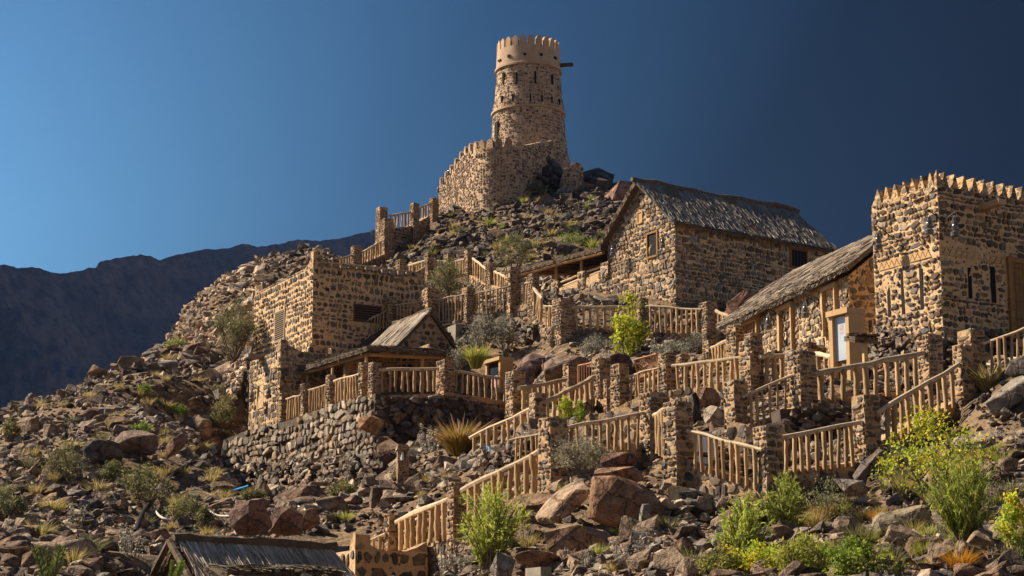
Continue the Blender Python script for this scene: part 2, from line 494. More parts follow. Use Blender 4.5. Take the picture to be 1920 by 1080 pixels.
M_HOSE = simple('white_hose', (.55, .52, .47), (.42, .39, .34), 5, .1, .003, .5)
M_BLUE = simple('blue_plastic', (.02, .16, .42), (.03, .22, .50), 5, .2, .01, .5)
M_WHITE = simple('white_panel', (.74, .74, .75), (.66, .67, .70), 2, 0, .01, .5)
M_PALE = simple('pale_blue_panel', (.36, .43, .50), (.43, .49, .55), 1.5, 0, .01, .2, spec=.5)
M_ORANGE = simple('orange_panel', (.50, .20, .03), (.42, .16, .03), 2, 0, .01, .5)
M_DGLASS = simple('dark_glass', (.02, .03, .045), (.03, .04, .055), 2, 0, .01, .1, spec=.6)
M_RED = simple('faded_red_print', (.62, .36, .33), (.58, .30, .28), 2, 0)
def attr_mat(name, rough=.9, transl=0.0, noise_amt=.35, nscale=5.0, bump=.5, dist=.03, spec=.12, cracks=False):
    t = NT(name)
    at = t.node('ShaderNodeAttribute', attribute_name='col')
    co = t.tc.outputs['Object']
    c = at.outputs['Color']
    if noise_amt:
        n = t.noise(co, nscale, 5, .62)
        c = t.mix(t.sstep(n.outputs[0], .28, .72), t.mix(1.0, c, (1 - noise_amt,) * 3, 'MULTIPLY'), t.mix(1.0, c, (1 + noise_amt,) * 3, 'MULTIPLY'))
        n3 = t.noise(co, nscale * .35, 2)
        c = t.mix(t.math('MULTIPLY', t.sstep(n3.outputs[0], .55, .7), .45), c, t.mix(1.0, c, (1.15, .99, .84), 'MULTIPLY'))
        hh = t.math('ADD', n.outputs[0], t.math('MULTIPLY', t.noise(co, nscale * 5, 4, .65).outputs[0], .35))
        if cracks:
            wq = t.vmath('ADD', co, t.vmath('SCALE', n.outputs['Color'], .5))
            vc = t.node('ShaderNodeTexVoronoi', feature='DISTANCE_TO_EDGE', Scale=1.1); t.l.new(wq, vc.inputs['Vector'])
            ck = t.sstep(vc.outputs['Distance'], .0, .028)
            c = t.mix(ck, t.mix(1.0, c, (.72, .70, .69), 'MULTIPLY'), c)
            sp_ = t.noise(co, 24.0, 4, .7)
            c = t.mix(t.sstep(sp_.outputs[0], .35, .7), t.mix(1.0, c, (.72, .72, .74), 'MULTIPLY'), t.mix(1.0, c, (1.25, 1.22, 1.16), 'MULTIPLY'))
            hh = t.math('ADD', hh, t.math('MULTIPLY', ck, .35))
        if bump: t.bump(hh, bump, dist)
    t.l.new(c, t.b.inputs['Base Color'])
    t.b.inputs['Roughness'].default_value = rough
    t.b.inputs['Specular IOR Level'].default_value = spec
    if transl:
        tr = t.n.new('ShaderNodeBsdfTranslucent'); t.l.new(c, tr.inputs['Color'])
        mx = t.n.new('ShaderNodeMixShader'); mx.inputs[0].default_value = transl
        t.l.new(t.b.outputs[0], mx.inputs[1]); t.l.new(tr.outputs[0], mx.inputs[2])
        t.l.new(mx.outputs[0], t.n['Material Output'].inputs['Surface'])
    return t.m
M_ROCK = attr_mat('hill_rock', noise_amt=.5, nscale=2.6, bump=1.0, dist=.10, cracks=True)
M_STONE = attr_mat('wall_stone', noise_amt=.38, nscale=7.0, bump=.8, dist=.025)
M_LEAF = attr_mat('leaf', rough=.6, transl=.45, noise_amt=0)
M_STRAW = attr_mat('thatch_straw', rough=.7, transl=.0, noise_amt=0, spec=.3)
M_STEM = simple('plant_stem', (.13, .09, .06), (.19, .14, .10), 8, .2, .005)
M_BARK = simple('dry_palm_leaf', (.16, .115, .075), (.09, .065, .045), 5, .8, .05, stretch=(1, 1, 1))

# ------------------------------------------------------------------ ground
# knots of the slope: image column -> (image row, distance) of bare ground, read from fence heights
KNOTS = {
    -900: [(1150, 30), (1060, 60), (1010, 90)],
    -300: [(1090, 34), (960, 60), (880, 95)],
    0: [(1090, 37), (1000, 48), (900, 62), (830, 78), (772, 100)],
    200: [(1090, 40), (990, 56), (900, 65), (800, 80), (692, 108)],
    330: [(1090, 42), (1000, 59), (940, 66), (880, 73), (760, 91), (650, 110), (552, 128)],
    410: [(1090, 42), (1003, 57), (940, 66), (880, 78), (830, 91), (700, 106), (505, 134)],
    470: [(1090, 42), (1003, 55), (940, 68), (895, 86), (820, 93), (650, 106), (472, 140)],
    560: [(1090, 43), (1000, 53), (940, 66), (895, 80), (865, 88), (740, 95), (650, 103), (530, 128), (446, 146)],
    640: [(1090, 46), (1010, 53), (935, 65), (890, 76), (862, 83), (740, 92), (650, 100), (520, 132), (450, 150)],
    800: [(1090, 44), (1040, 49.5), (930, 58), (850, 71), (800, 81), (740, 89), (655, 96), (600, 100), (520, 128), (450, 144), (400, 160)],
    960: [(1090, 37), (940, 46), (870, 53), (800, 64), (772, 72), (754, 88), (690, 92.5), (600, 97.5), (530, 113), (460, 128), (385, 152), (335, 168)],
    1120: [(1090, 34.5), (960, 41), (870, 46), (770, 61), (700, 73), (640, 85), (590, 93), (520, 108), (440, 128), (340, 164)],
    1270: [(1090, 33), (960, 38), (880, 42.8), (745, 58), (690, 67), (630, 84), (585, 94), (500, 112), (400, 140), (370, 160)],
    1450: [(1090, 32), (990, 37), (900, 41.5), (790, 50), (720, 57), (660, 68), (600, 85), (560, 98), (500, 120)],
    1650: [(1090, 31), (960, 38), (880, 42.5), (770, 51), (700, 58), (670, 63), (610, 78), (570, 98), (540, 118)],
    1900: [(1090, 30), (990, 34), (850, 39.5), (720, 45.5), (660, 54), (640, 62), (580, 84), (560, 105)],
    2500: [(1090, 30), (850, 39.5), (720, 46), (660, 60), (600, 90)],
    3200: [(1090, 30), (850, 42), (740, 60)],
}
NA, NY = 440, 470
AG = np.linspace(-.62, .62, NA); YG = np.linspace(4, 238, NY)
cols_a, cols_z = [], []
for px, ks in sorted(KNOTS.items()):
    P = [W(px, py, d) for py, d in ks]
    ys = [4, 15] + [p.y for p in P] + [P[-1].y + 8, P[-1].y + 60, P[-1].y + 120]
    zs = [0, 0] + [p.z for p in P] + [P[-1].z - 1.0, P[-1].z - 30, P[-1].z - 80]
    cols_a.append((px - 960) / F / .99)
    cols_z.append(np.maximum(np.interp(YG, ys, zs), -1))
cols_a = np.array(cols_a); cols_z = np.array(cols_z)
Z = np.empty((NY, NA))
for j in range(NY):
    Z[j] = np.interp(AG, cols_a, cols_z[:, j])
def blur(Z, r, axis):
    k = np.exp(-np.linspace(-2, 2, 2 * r + 1) ** 2 / 1.2); k /= k.sum()
    P = np.pad(Z, [(r, r) if a == axis else (0, 0) for a in (0, 1)], mode='edge')
    return sum(k[i] * np.take(P, range(i, i + Z.shape[axis]), axis=axis) for i in range(2 * r + 1))
Z = blur(blur(Z, 9, 1), 4, 0)
XG = AG[None, :] * YG[:, None]
YY = np.repeat(YG[:, None], NA, 1)
def bil(Zm, x, y):
    x = np.asarray(x, float); y = np.asarray(y, float)
    a = x / np.maximum(y, 1)
    fa = np.clip((a - AG[0]) / (AG[1] - AG[0]), 0, NA - 1.001); fy = np.clip((y - YG[0]) / (YG[1] - YG[0]), 0, NY - 1.001)
    i = fa.astype(int); j = fy.astype(int); u = fa - i; v = fy - j
    return (Zm[j, i] * (1 - u) + Zm[j, i + 1] * u) * (1 - v) + (Zm[j + 1, i] * (1 - u) + Zm[j + 1, i + 1] * u) * v

_lat = RNG.random((64, 64))
def vnoise(x, y):
    xi = np.floor(x).astype(int); yi = np.floor(y).astype(int)
    u = x - xi; v = y - yi; u = u * u * (3 - 2 * u); v = v * v * (3 - 2 * v)
    g = lambda a, b: _lat[a % 64, b % 64]
    return (g(xi, yi) * (1 - u) + g(xi + 1, yi) * u) * (1 - v) + (g(xi, yi + 1) * (1 - u) + g(xi + 1, yi + 1) * u) * v
def fbm(x, y, o=4):
    s = 0; a = 1; t = 0
    for k in range(o):
        s = s + a * (vnoise(x * 2 ** k + 17 * k, y * 2 ** k + 31 * k) - .5); t += a; a *= .5
    return s / t * 2

#@@SPECS
# ------------------------------------------------------------------ tables of walls, pillars and railings (px left, px right, py top, py foot, distance)
from math import inf
PILLARS = [
 (718, 748, 965, 1030, 53, 'stone pillar at the lowest foot of the stairway railing, beside the parapet house'),
 (838, 872, 905, 990, 50, 'stone pillar between the two lowest stairway railings, next to the tamarisk bush'),
 (1010, 1064, 785, 890, 46.5, 'wide stone pillar at the top of the lowest stairway, left of the grey bush'),
 (1200, 1252, 738, 850, 48, 'stone pillar with stepped wall on its left, above the flat topped boulder'),
 (1245, 1300, 755, 880, 43.5, 'broad stone pillar left of the downward sloping railing and white panel'),
 (1416, 1468, 800, 905, 42, 'stone pillar at the low end of the downward sloping railing'),
 (1603, 1652, 743, 865, 44, 'stone pillar at the foot of the rising railing above the yellow tree'),
 (1802, 1850, 620, 735, 46, 'tall stone pillar near the right edge under the square tower house'),
 (1790, 1826, 648, 735, 45.7, 'shorter stone pillar stepped against the tall pillar near the right edge'),
 (948, 985, 698, 770, 72, 'stone pillar right of the small information kiosk with dark board'),
 (993, 1025, 738, 800, 60, 'stone pillar between two grey sloping stair rails, in front of the kiosk path'),
 (1056, 1085, 683, 765, 74, 'stone pillar left of the brown slatted gate'),
 (1110, 1145, 673, 752, 70, 'stone pillar right of the brown slatted gate'),
 (1146, 1180, 684, 778, 62, 'stone pillar left of the short steep railing below the lattice bench'),
 (1132, 1148, 712, 775, 64, 'narrow low stone post beside the gate pillar'),
 (1236, 1268, 663, 750, 61, 'stone pillar right of the lattice bench back'),
 (1388, 1432, 640, 740, 58.5, 'stone pillar between the long railings in front of the thatched long house'),
 (1500, 1532, 643, 705, 62, 'stone pillar with rounded top in front of the tall niche'),
 (1475, 1532, 661, 765, 51, 'broad squat stone pillar at the left end of the long rising railing'),
 (1360, 1402, 715, 810, 51, 'stone buttress pillar right of the boulder filled recess'),
 (1575, 1612, 650, 710, 58, 'stone pillar under the tiny thatched canopy'),
 (1725, 1770, 630, 745, 54, 'stone pillar standing before the corner of the square tower house'),
 (1364, 1397, 611, 670, 68, 'stone pillar with clean edges at the left end of the long house wall'),
 (1397, 1430, 626, 680, 66, 'stone pillar just right of the clean edged pillar by the long house'),
 (1318, 1345, 640, 690, 73, 'low stone pillar under the left eave tip of the long house'),
 (1268, 1292, 665, 700, 66, 'low stone block pillar behind the long railing and left of the eave tip'),
 (1036, 1077, 562, 636, 88, 'broad stone pillar at the left end of the shaded terrace railing'),
 (1190, 1216, 560, 628, 88, 'shaded stone pillar behind the yellow green sapling'),
 (1312, 1346, 568, 632, 86, 'stone pillar at the right end of the shaded terrace railing'),
 (664, 682, 595, 645, 98.5, 'stone pillar at the low left end of the railing above the gabled hut'),
 (720, 743, 558, 612, 99, 'stone pillar against the dark shutter of the square stone house'),
 (790, 824, 543, 605, 98, 'stone pillar above the hut gable, beside the slanted board'),
 (866, 891, 541, 602, 97, 'stone pillar below the olive bush on the middle path'),
 (946, 977, 503, 588, 96, 'tall stone pillar where the two upper railings meet'),
 (990, 1012, 515, 580, 95, 'stone pillar left of the veranda post and short steps'),
 (742, 762, 488, 522, 128, 'small stone pillar at the left end of the highest path railings'),
 (795, 813, 475, 518, 126, 'stone pillar on the upper path, second from the square house'),
 (834, 850, 478, 516, 125, 'slim stone pillar on the upper path above the olive bush'),
 (870, 888, 470, 516, 123, 'stone pillar on the upper path where the railing starts descending'),
 (910, 930, 494, 545, 117, 'stone pillar in the middle of the descending upper railing'),
 (704, 726, 390, 472, 150.5, 'tall stepped stone pier on the skyline at the head of the stairs'),
 (712, 738, 412, 480, 149, 'stone pier just below the skyline pier on the stairs'),
 (768, 786, 382, 425, 153, 'stone pillar on the skyline stairs left of the round fort wall'),
 (804, 822, 372, 408, 158, 'stone pillar touching the foot of the round fort wall'),
 (657, 679, 462, 500, 140, 'stone pillar at the lower end of the skyline stair railing'),
 (521, 538, 738, 800, 91.9, 'stone pillar at the left end of the pavilion railing by the annex'),
 (562, 581, 720, 782, 89.9, 'second pavilion pillar from the annex, under a roof post'),
 (610, 629, 704, 762, 87.6, 'pavilion pillar between the longer and middle sloping railings'),
 (671, 691, 680, 748, 85, 'pavilion corner pillar on its sunny side'),
 (690, 714, 681, 748, 84.2, 'pavilion corner pillar on its shaded side'),
 (818, 852, 677, 745, 85.8, 'broad pillar below the right end of the pavilion roof'),
]
RAILINGS = [
 (672, 1018, 1045, 53.6, 718, 1000, 1035, 53, 4, 'short log railing lowest on the stairway, beside the parapet house'),
 (747, 972, 1022, 52.8, 838, 932, 1000, 50.5, 8, 'rising log railing between the two lowest stairway pillars'),
 (872, 912, 972, 49.8, 1012, 840, 908, 47, 9, 'long rising log railing above the yellow green tamarisk'),
 (962, 822, 862, 49.7, 1012, 812, 852, 49.2, 5, 'short level log railing just behind the long rising stair railing'),
 (1064, 798, 840, 46.9, 1200, 772, 832, 48, 10, 'log railing above the grey bush, between two wide pillars'),
 (1230, 772, 838, 46, 1246, 762, 848, 45, 3, 'three poled log railing squeezed between two pillars'),
 (1296, 806, 866, 43.3, 1420, 838, 906, 42, 9, 'log railing sloping down to the right before the white panel'),
 (1466, 815, 882, 42.4, 1604, 790, 862, 43.8, 10, 'log railing with ten poles directly left of the yellow tree'),
 (1654, 764, 832, 44, 1791, 682, 750, 45.6, 10, 'steep rising log railing right of the pillar above the yellow tree'),
 (1853, 638, 702, 45.9, 1960, 598, 682, 45.2, 9, 'log railing leaving the picture at the right edge'),
 (976, 723, 762, 71.4, 1057, 709, 745, 73.8, 8, 'log railing between the kiosk pillar and the slatted gate'),
 (1022, 750, 792, 61, 1113, 703, 744, 68, 9, 'dark grey stair rail rising to the gate pillar'),
 (886, 815, 858, 62.5, 1000, 761, 802, 60.3, 9, 'dark grey stair rail rising from the fountain grass'),
 (1178, 703, 760, 62, 1238, 687, 745, 61.2, 7, 'steep log railing in front of the lattice bench'),
 (1266, 682, 730, 60.7, 1390, 667, 718, 58.8, 10, 'long log railing right of the lattice bench above a mortared wall'),
 (1429, 664, 724, 58.4, 1501, 659, 700, 59.6, 5, 'crooked log railing in front of the tall niche'),
 (1400, 738, 795, 51, 1477, 705, 768, 51, 6, 'rising log railing right of the boulder filled recess'),
 (1530, 696, 750, 51.4, 1727, 657, 728, 54, 10, 'long slim log railing below the square tower house'),
 (1530, 659, 692, 61.5, 1577, 667, 694, 58.5, 4, 'short log railing below the glazed kiosk'),
 (1146, 724, 770, 62.6, 1158, 708, 768, 62.2, 3, 'three poled railing beside the narrow low stone post'),
 (1075, 574, 614, 88, 1192, 573, 614, 88, 9, 'shaded log railing left of the yellow green sapling'),
 (1214, 572, 618, 87.7, 1313, 578, 620, 86.2, 10, 'shaded log railing right of the yellow green sapling'),
 (1344, 580, 612, 85.5, 1372, 592, 618, 84, 3, 'short log railing dipping behind the long house roof tip'),
 (1001, 538, 580, 93.5, 1016, 557, 602, 91.5, 4, 'short steep railing on the steps below the veranda'),
 (1022, 572, 606, 90, 1038, 573, 610, 89.3, 4, 'short railing left of the broad shaded terrace pillar'),
 (681, 604, 632, 98.6, 722, 582, 612, 99, 7, 'log railing rising past the dark shutter of the square house'),
 (742, 570, 602, 99, 792, 563, 596, 98.3, 8, 'log railing directly above the hut roof ridge'),
 (822, 560, 602, 97.8, 868, 551, 595, 97.2, 8, 'log railing right of the slanted board, below the olive bush'),
 (890, 550, 588, 96.9, 948, 537, 578, 96.2, 9, 'sunlit log railing left of the tall meeting pillar'),
 (975, 532, 568, 96, 992, 528, 566, 95.4, 4, 'short log railing between the tall pillar and the veranda'),
 (760, 498, 514, 128, 796, 487, 510, 126.3, 6, 'small far railing first on the upper path'),
 (812, 486, 512, 126, 835, 489, 513, 125.3, 5, 'small far railing second on the upper path'),
 (849, 489, 513, 125, 871, 484, 510, 123.5, 5, 'small far railing third on the upper path'),
 (886, 482, 510, 123, 912, 502, 530, 118, 6, 'far railing descending right from the bend of the upper path'),
 (927, 507, 534, 117, 949, 517, 540, 113, 6, 'reddish far railing lowest on the upper path'),
 (730, 402, 424, 151, 769, 397, 421, 153, 6, 'railing against the sky at the head of the stairs'),
 (784, 389, 408, 153.5, 806, 380, 402, 157, 4, 'small railing climbing to the round fort wall'),
 (679, 471, 494, 140.8, 716, 450, 474, 147, 8, 'shaded stair railing climbing to the skyline pier'),
 (636, 484, 494, 138, 659, 477, 492, 140, 4, 'tiny railing lowest on the skyline stairs'),
 (538, 746, 782, 91.3, 564, 739, 775, 90.1, 6, 'leftmost pavilion log railing beside the annex'),
 (580, 729, 768, 89.5, 612, 719, 758, 88, 7, 'middle pavilion log railing on the sunny side'),
 (628, 712, 752, 87.3, 673, 699, 740, 85.2, 8, 'pavilion log railing left of the corner pillar'),
 (712, 691, 730, 84.3, 820, 688, 728, 85.6, 9, 'wide gapped pavilion railing on the shaded side'),
 (850, 692, 728, 86, 950, 709, 748, 87, 9, 'pavilion railing running down to the right before the kiosk'),
 (1336, 648, 682, 71, 1366, 634, 664, 69, 6, 'slanting small railing under the long house eave tip'),
]
WALLS = [
 ([(700, 1036, 1060, 53.3), (745, 1024, 1060, 52.9), (850, 1000, 1045, 50.2)], 'low mortared wall carrying the lowest stairway railing'),
 ([(868, 975, 1000, 50), (1012, 908, 950, 47.1)], 'sloping footing wall under the long rising stair railing'),
 ([(1060, 842, 890, 46.9), (1205, 832, 880, 48)], 'footing wall behind the grey bush'),
 ([(1120, 776, 850, 49.5), (1150, 768, 856, 49.3), (1180, 752, 864, 49), (1208, 738, 868, 48.7)], 'mortared wall stepping up to the stone pillar above the boulder'),
 ([(1242, 848, 905, 43.7), (1300, 868, 930, 43.2), (1420, 908, 965, 41.9), (1440, 905, 965, 41.8)], 'mortared wall carrying the downward sloping railing'),
 ([(1462, 884, 940, 42.2), (1610, 864, 915, 43.9)], 'footing wall under the ten poled railing'),
 ([(1255, 731, 765, 60.6), (1400, 716, 752, 58.6)], 'mortared wall under the long railing right of the lattice bench'),
 ([(1362, 790, 850, 50.9), (1405, 797, 870, 50.4), (1477, 768, 840, 50.8), (1530, 755, 800, 51)], 'mortared wall below the recess buttress'),
 ([(1400, 800, 880, 46.5), (1470, 790, 880, 46.2)], 'rough stone wall stepping down to the sloping railing pillar'),
 ([(1528, 750, 778, 51.3), (1728, 729, 765, 54)], 'mortared wall under the long slim railing'),
 ([(1650, 834, 880, 44), (1700, 802, 860, 44.6), (1792, 752, 790, 45.7)], 'footing wall under the steep rising railing'),
 ([(1034, 614, 640, 88.1), (1200, 614, 640, 88), (1346, 620, 645, 85.8)], 'shaded footing wall of the terrace railing behind the sapling'),
 ([(825, 602, 618, 97.8), (890, 588, 606, 96.9), (950, 578, 600, 96), (1000, 566, 598, 95)], 'sunlit footing wall of the middle path railing'),
 ([(998, 566, 612, 94), (1015, 596, 625, 91.7), (1036, 612, 642, 89)], 'stepping wall of the short stairs below the veranda'),
 ([(700, 742, 758, 84.3), (852, 738, 756, 85.8), (955, 752, 775, 87.2)], 'mortared edge of the pavilion terrace on the shaded side'),
 ([(1045, 782, 800, 62.5), (1115, 744, 766, 68)], 'sloping footing of the dark stair rail below the gate'),
 ([(1085, 752, 785, 69), (1150, 746, 780, 67)], 'shaded mortared wall below the slatted gate'),
 ([(700, 460, 490, 150), (735, 428, 470, 150.6), (770, 424, 455, 152.6), (806, 404, 432, 157)], 'mortared wall of the skyline stairs'),
 ([(742, 516, 528, 128), (872, 512, 524, 123.8), (912, 532, 550, 118), (950, 542, 560, 112.5)], 'pale mortared footing of the upper path railings'),
 ([(630, 494, 506, 138), (680, 494, 508, 141), (722, 476, 496, 147.5)], 'footing wall of the shaded skyline stair railing'),
]
#@@GROUND_FIX
# let the ground meet the feet of all walls, railings and pillars
CTRL = []
VIS = []          # (px, py, y): points of the feet that the slope in front must leave in view
def see(px, py, d): VIS.append((px, py, W(px, py, d).y))
def see_line(a, b, n=6):
    for k in range(n + 1):
        q = [a[i] + (b[i] - a[i]) * k / n for i in range(3)]; see(*q)
for pts, _ in WALLS:
    for a, b in zip(pts, pts[1:]):
        see_line((a[0], a[2], a[3]), (b[0], b[2], b[3]), 8)
        for t in (0, .5, 1):
            q = [a[i] + (b[i] - a[i]) * t for i in range(4)]
            CTRL.append(W(q[0], q[2] - 2, q[3] - .5))
for a, b in (((420, 886, 96), (470, 892, 94)), ((470, 892, 94), (525, 890, 91.6)), ((525, 890, 91.6), (703, 862, 83.8))):
    for t in np.linspace(0, 1, 7):
        CTRL.append(W(a[0] + (b[0] - a[0]) * t, a[1] + (b[1] - a[1]) * t - 1, a[2] + (b[2] - a[2]) * t - .6))
WP = np.array([c[:2] for c in CTRL])
for r in RAILINGS:
    see_line((r[0], r[2], r[3]), (r[4], r[6], r[7]), 6)
    for t in (0, .5, 1):
        c = W(r[0] + (r[4] - r[0]) * t, r[2] + (r[6] - r[2]) * t + 5, r[3] + (r[7] - r[3]) * t)
        if ((WP - np.array(c[:2])) ** 2).sum(1).min() > 2.0: CTRL.append(c)
for p in PILLARS:
    CTRL.append(W((p[0] + p[1]) / 2, p[3] - 2, p[4])); see_line((p[0], p[3] - 4, p[4]), (p[1], p[3] - 4, p[4]), 3)
for a, b in [((420, 884, 96), (470, 891, 94)), ((470, 891, 94), (525, 888, 91.5)), ((525, 888, 91.5), (702, 860, 84)), ((702, 850, 84), (955, 810, 87)), ((450, 925, 86), (720, 900, 75.5)), ((466, 808, 97), (524, 806, 93)), ((290, 1092, 46), (372, 1094, 44.3)), ((372, 1094, 44.3), (655, 1094, 51)), ((536, 1088, 50), (803, 1075, 51)),
             ((1040, 562, 100), (1267, 570, 97)), ((1262, 600, 96), (1400, 615, 99)), ((1400, 655, 76), (1596, 664, 61)), ((1625, 712, 61), (1768, 712, 59)), ((1768, 685, 59), (1960, 665, 63)), ((1553, 664, 57), (1621, 664, 57)), ((952, 768, 72), (985, 768, 72)),
             ((825, 385, 171), (868, 400, 160)), ((868, 400, 160), (1048, 322, 161)), ((838, 650, 96), (1000, 640, 92)), ((1465, 812, 49), (1608, 806, 50)), ((1290, 806, 53.5), (1362, 806, 53.5)), ((895, 900, 57), (1000, 880, 55)), ((1106, 980, 41.5), (1240, 980, 41.5)), ((730, 926, 66), (775, 926, 66)), ((1036, 640, 86), (1345, 645, 85)), ((752, 660, 91), (858, 660, 91))]:
    see_line(a, b, int(abs(a[0] - b[0]) / 12) + 2)
for f_, nx in ((Frame(400, 1132, 44.5, 36), 11), (Frame(665, 1092, 50, 26), 8)):
    for i in range(-16 if nx == 11 else 0, nx * 3):
        for yq in (-1.6, -.6, .5, 1.6, 2.7):
            q = f_.w(-.5 + i / 3, yq); qx = proj(q)[0]
            if 205 < qx < 810: VIS.append((qx, 1094, q.y))
CX = np.array([c.x for c in CTRL]); CY = np.array([c.y for c in CTRL]); CZ = np.array([c.z for c in CTRL])
for it in range(3):
    res = CZ - bil(Z, CX, CY)
    num = np.zeros_like(Z); den = np.full_like(Z, .35)
    for x, y, r in zip(CX, CY, res):
        w = np.exp(-((XG - x) ** 2 + (YY - y) ** 2) / (2 * 1.6 ** 2))
        num += w * r; den += w
    Z = Z + num / den
Z = Z + (fbm(XG * .35, YY * .35) * .35 + fbm(XG * 1.6, YY * 1.6, 3) * .12) * np.clip((YY - 18) / 10, 0, 1)
CAP = np.full_like(Z, 1e9)
for px, py, yv in VIS:
    u = (540 - py - 3) / F
    sl_ = (u * CP + SP) / (CP - u * SP)
    av = (px - 960) / F / (CP - u * SP)
    m = (np.abs(AG - av) < .0035)
    rows = YG < yv - .35
    CAP[np.ix_(rows, m)] = np.minimum(CAP[np.ix_(rows, m)], (CAMZ + sl_ * YG[rows] - .10)[:, None])
CAPB = np.minimum(Z, CAP)
Z = np.minimum(blur(blur(CAPB, 5, 1), 2, 0), CAP)
Z = np.maximum(Z, -0.5)
def gz(x, y): return bil(Z, x, y)
def hit(px, py, dmin=22, dmax=200):
    """where the view ray of an image point meets the slope"""
    d = np.arange(dmin, dmax, .25)
    r = (px - 960) / F; u = (540 - py) / F
    x = d * r; y = d * (CP - u * SP); z = CAMZ + d * (SP + u * CP)
    k = np.nonzero(gz(x, y) >= z)[0]
    if not len(k): return None
    return Vector((x[k[0]], y[k[0]], float(gz(x[k[0]], y[k[0]]))))
def ground_at(px, d):
    p = W(px, 600, d)
    return Vector((p.x, p.y, float(gz(p.x, p.y))))

t = NT('hillside_soil')
co = t.tc.outputs['Object']
n1 = t.noise(co, .35, 5); n2 = t.noise(co, 3.0, 5, .65); n3 = t.noise(co, 14.0, 3)
c = t.ramp(n1.outputs[0], [(.3, (.125, .086, .054)), (.5, (.20, .14, .088)), (.7, (.155, .12, .084))])
c = t.mix(t.sstep(n2.outputs[0], .35, .7), t.mix(1.0, c, (.5, .5, .5), 'MULTIPLY'), t.mix(1.0, c, (1.5, 1.4, 1.3), 'MULTIPLY'))
t.l.new(c, t.b.inputs['Base Color'])
t.bump(t.math('ADD', n2.outputs[0], t.math('MULTIPLY', n3.outputs[0], .5)), 1.0, .12)
idx = np.arange(NY * NA).reshape(NY, NA)
q = np.stack([idx[:-1, :-1], idx[:-1, 1:], idx[1:, 1:], idx[1:, :-1]], -1).reshape(-1, 4)
o = np_mesh('hillside', np.stack([XG, YY, Z], -1).reshape(-1, 3), q, t.m, flat=False)
tag(o, kind='structure')
mb = MB(); mb.face_hull([(-9000, -3000, -.6), (9000, -3000, -.6), (9000, 9000, -.6), (-9000, 9000, -.6)], [(0, 1, 2, 3)])
tag(build('valley_floor', mb, t.m), kind='structure')

# far mountains: a ridge that recedes to the right, its near face turned away from the sun
RIDGE = [(-1200, 470), (-500, 480), (-150, 492), (0, 498), (60, 503), (115, 512), (180, 501), (187, 489), (255, 478), (263, 474), (300, 485), (385, 465), (430, 468), (455, 458), (482, 465), (522, 460), (552, 452), (600, 450), (650, 446), (700, 432), (900, 455), (1300, 560), (1600, 640)]
PXM = np.linspace(-1000, 1100, 640)
pyr = np.interp(PXM, [r[0] for r in RIDGE], [r[1] for r in RIDGE])
pyr = pyr + fbm(PXM * .03, PXM * 0 + 3.3, 4) * 5 + fbm(PXM * .12, PXM * 0 + 8.3, 2) * 2
DM = 1500 + (PXM - 0) * .62
T = np.linspace(-1, .62, 260); T = np.sign(T) * np.abs(T) ** 1.7
V = []
for a in range(len(PXM)):
    top = W(PXM[a], pyr[a], DM[a])
    dirv = Vector((top.x, top.y, 0)).normalized()
    side = Vector((.62, -.78, 0))
    dist = T * 620
    px_ = top.x - side.x * -dist * 1.0; py_ = top.y - side.y * -dist
    px_ = top.x + side.x * -dist; py_ = top.y + side.y * -dist
    ad = np.abs(dist)
    drop = ad * 0.95
    nz = np.abs(fbm(px_ * .0045 + 5, py_ * .0045, 5)) * 240 + np.abs(fbm(px_ * .013, py_ * .013, 5)) * 150 + fbm(px_ * .05, py_ * .05, 4) * 30
    z = top.z - drop - nz * np.clip(ad / 110, 0, 1) - fbm(px_ * .05, py_ * .05, 3) * np.clip(ad / 12, 0, 1) * 6
    V.append(np.stack([px_, py_, np.maximum(z, -5)], -1))
V = np.array(V)
na, nt_ = V.shape[:2]
idx = np.arange(na * nt_).reshape(na, nt_)
q = np.stack([idx[:-1, :-1], idx[1:, :-1], idx[1:, 1:], idx[:-1, 1:]], -1).reshape(-1, 4)
t = NT('mountain_rock')
co = t.tc.outputs['Object']
n1 = t.noise(co, .012, 8, .62); n2 = t.noise(co, .09, 5, .65)
t.l.new(t.mix(t.sstep(n2.outputs[0], .35, .7), t.ramp(n1.outputs[0], [(.3, (.035, .026, .022)), (.5, (.10, .066, .050)), (.7, (.18, .12, .088))]), (.02, .016, .015)), t.b.inputs['Base Color'])
t.bump(t.math('ADD', n1.outputs[0], t.math('MULTIPLY', n2.outputs[0], .4)), 1.0, 14.0)
tag(np_mesh('mountain_range', V.reshape(-1, 3), q, t.m, flat=True), kind='structure')

# ------------------------------------------------------------------ rocks
def rock_shape(seed, slab=False, n=16):
    r = random.Random(seed)
    bm = bmesh.new()
    sx, sy, sz = (1, r.uniform(.6, .9), r.uniform(.55, .85)) if not slab else (1, r.uniform(.55, .85), r.uniform(.22, .38))
    for _ in range(n):
        v = Vector((r.uniform(-1, 1), r.uniform(-1, 1), r.uniform(-1, 1)))
        m = max(abs(v.x), abs(v.y), abs(v.z)); v = v / m if r.random() < .75 else v
        v = v.lerp(v.normalized(), .35)
        bm.verts.new((v.x * sx * .5, v.y * sy * .5, v.z * sz * .5))
    res = bmesh.ops.convex_hull(bm, input=bm.verts[:])
    for v in [g for g in res['geom_interior'] if isinstance(g, bmesh.types.BMVert)]: bm.verts.remove(v)
    bmesh.ops.triangulate(bm, faces=bm.faces[:])
    bm.verts.ensure_lookup_table(); bm.verts.index_update()
    V = np.array([v.co[:] for v in bm.verts]); Fc = np.array([[v.index for v in f.verts] for f in bm.faces])
    bm.free(); return V, Fc
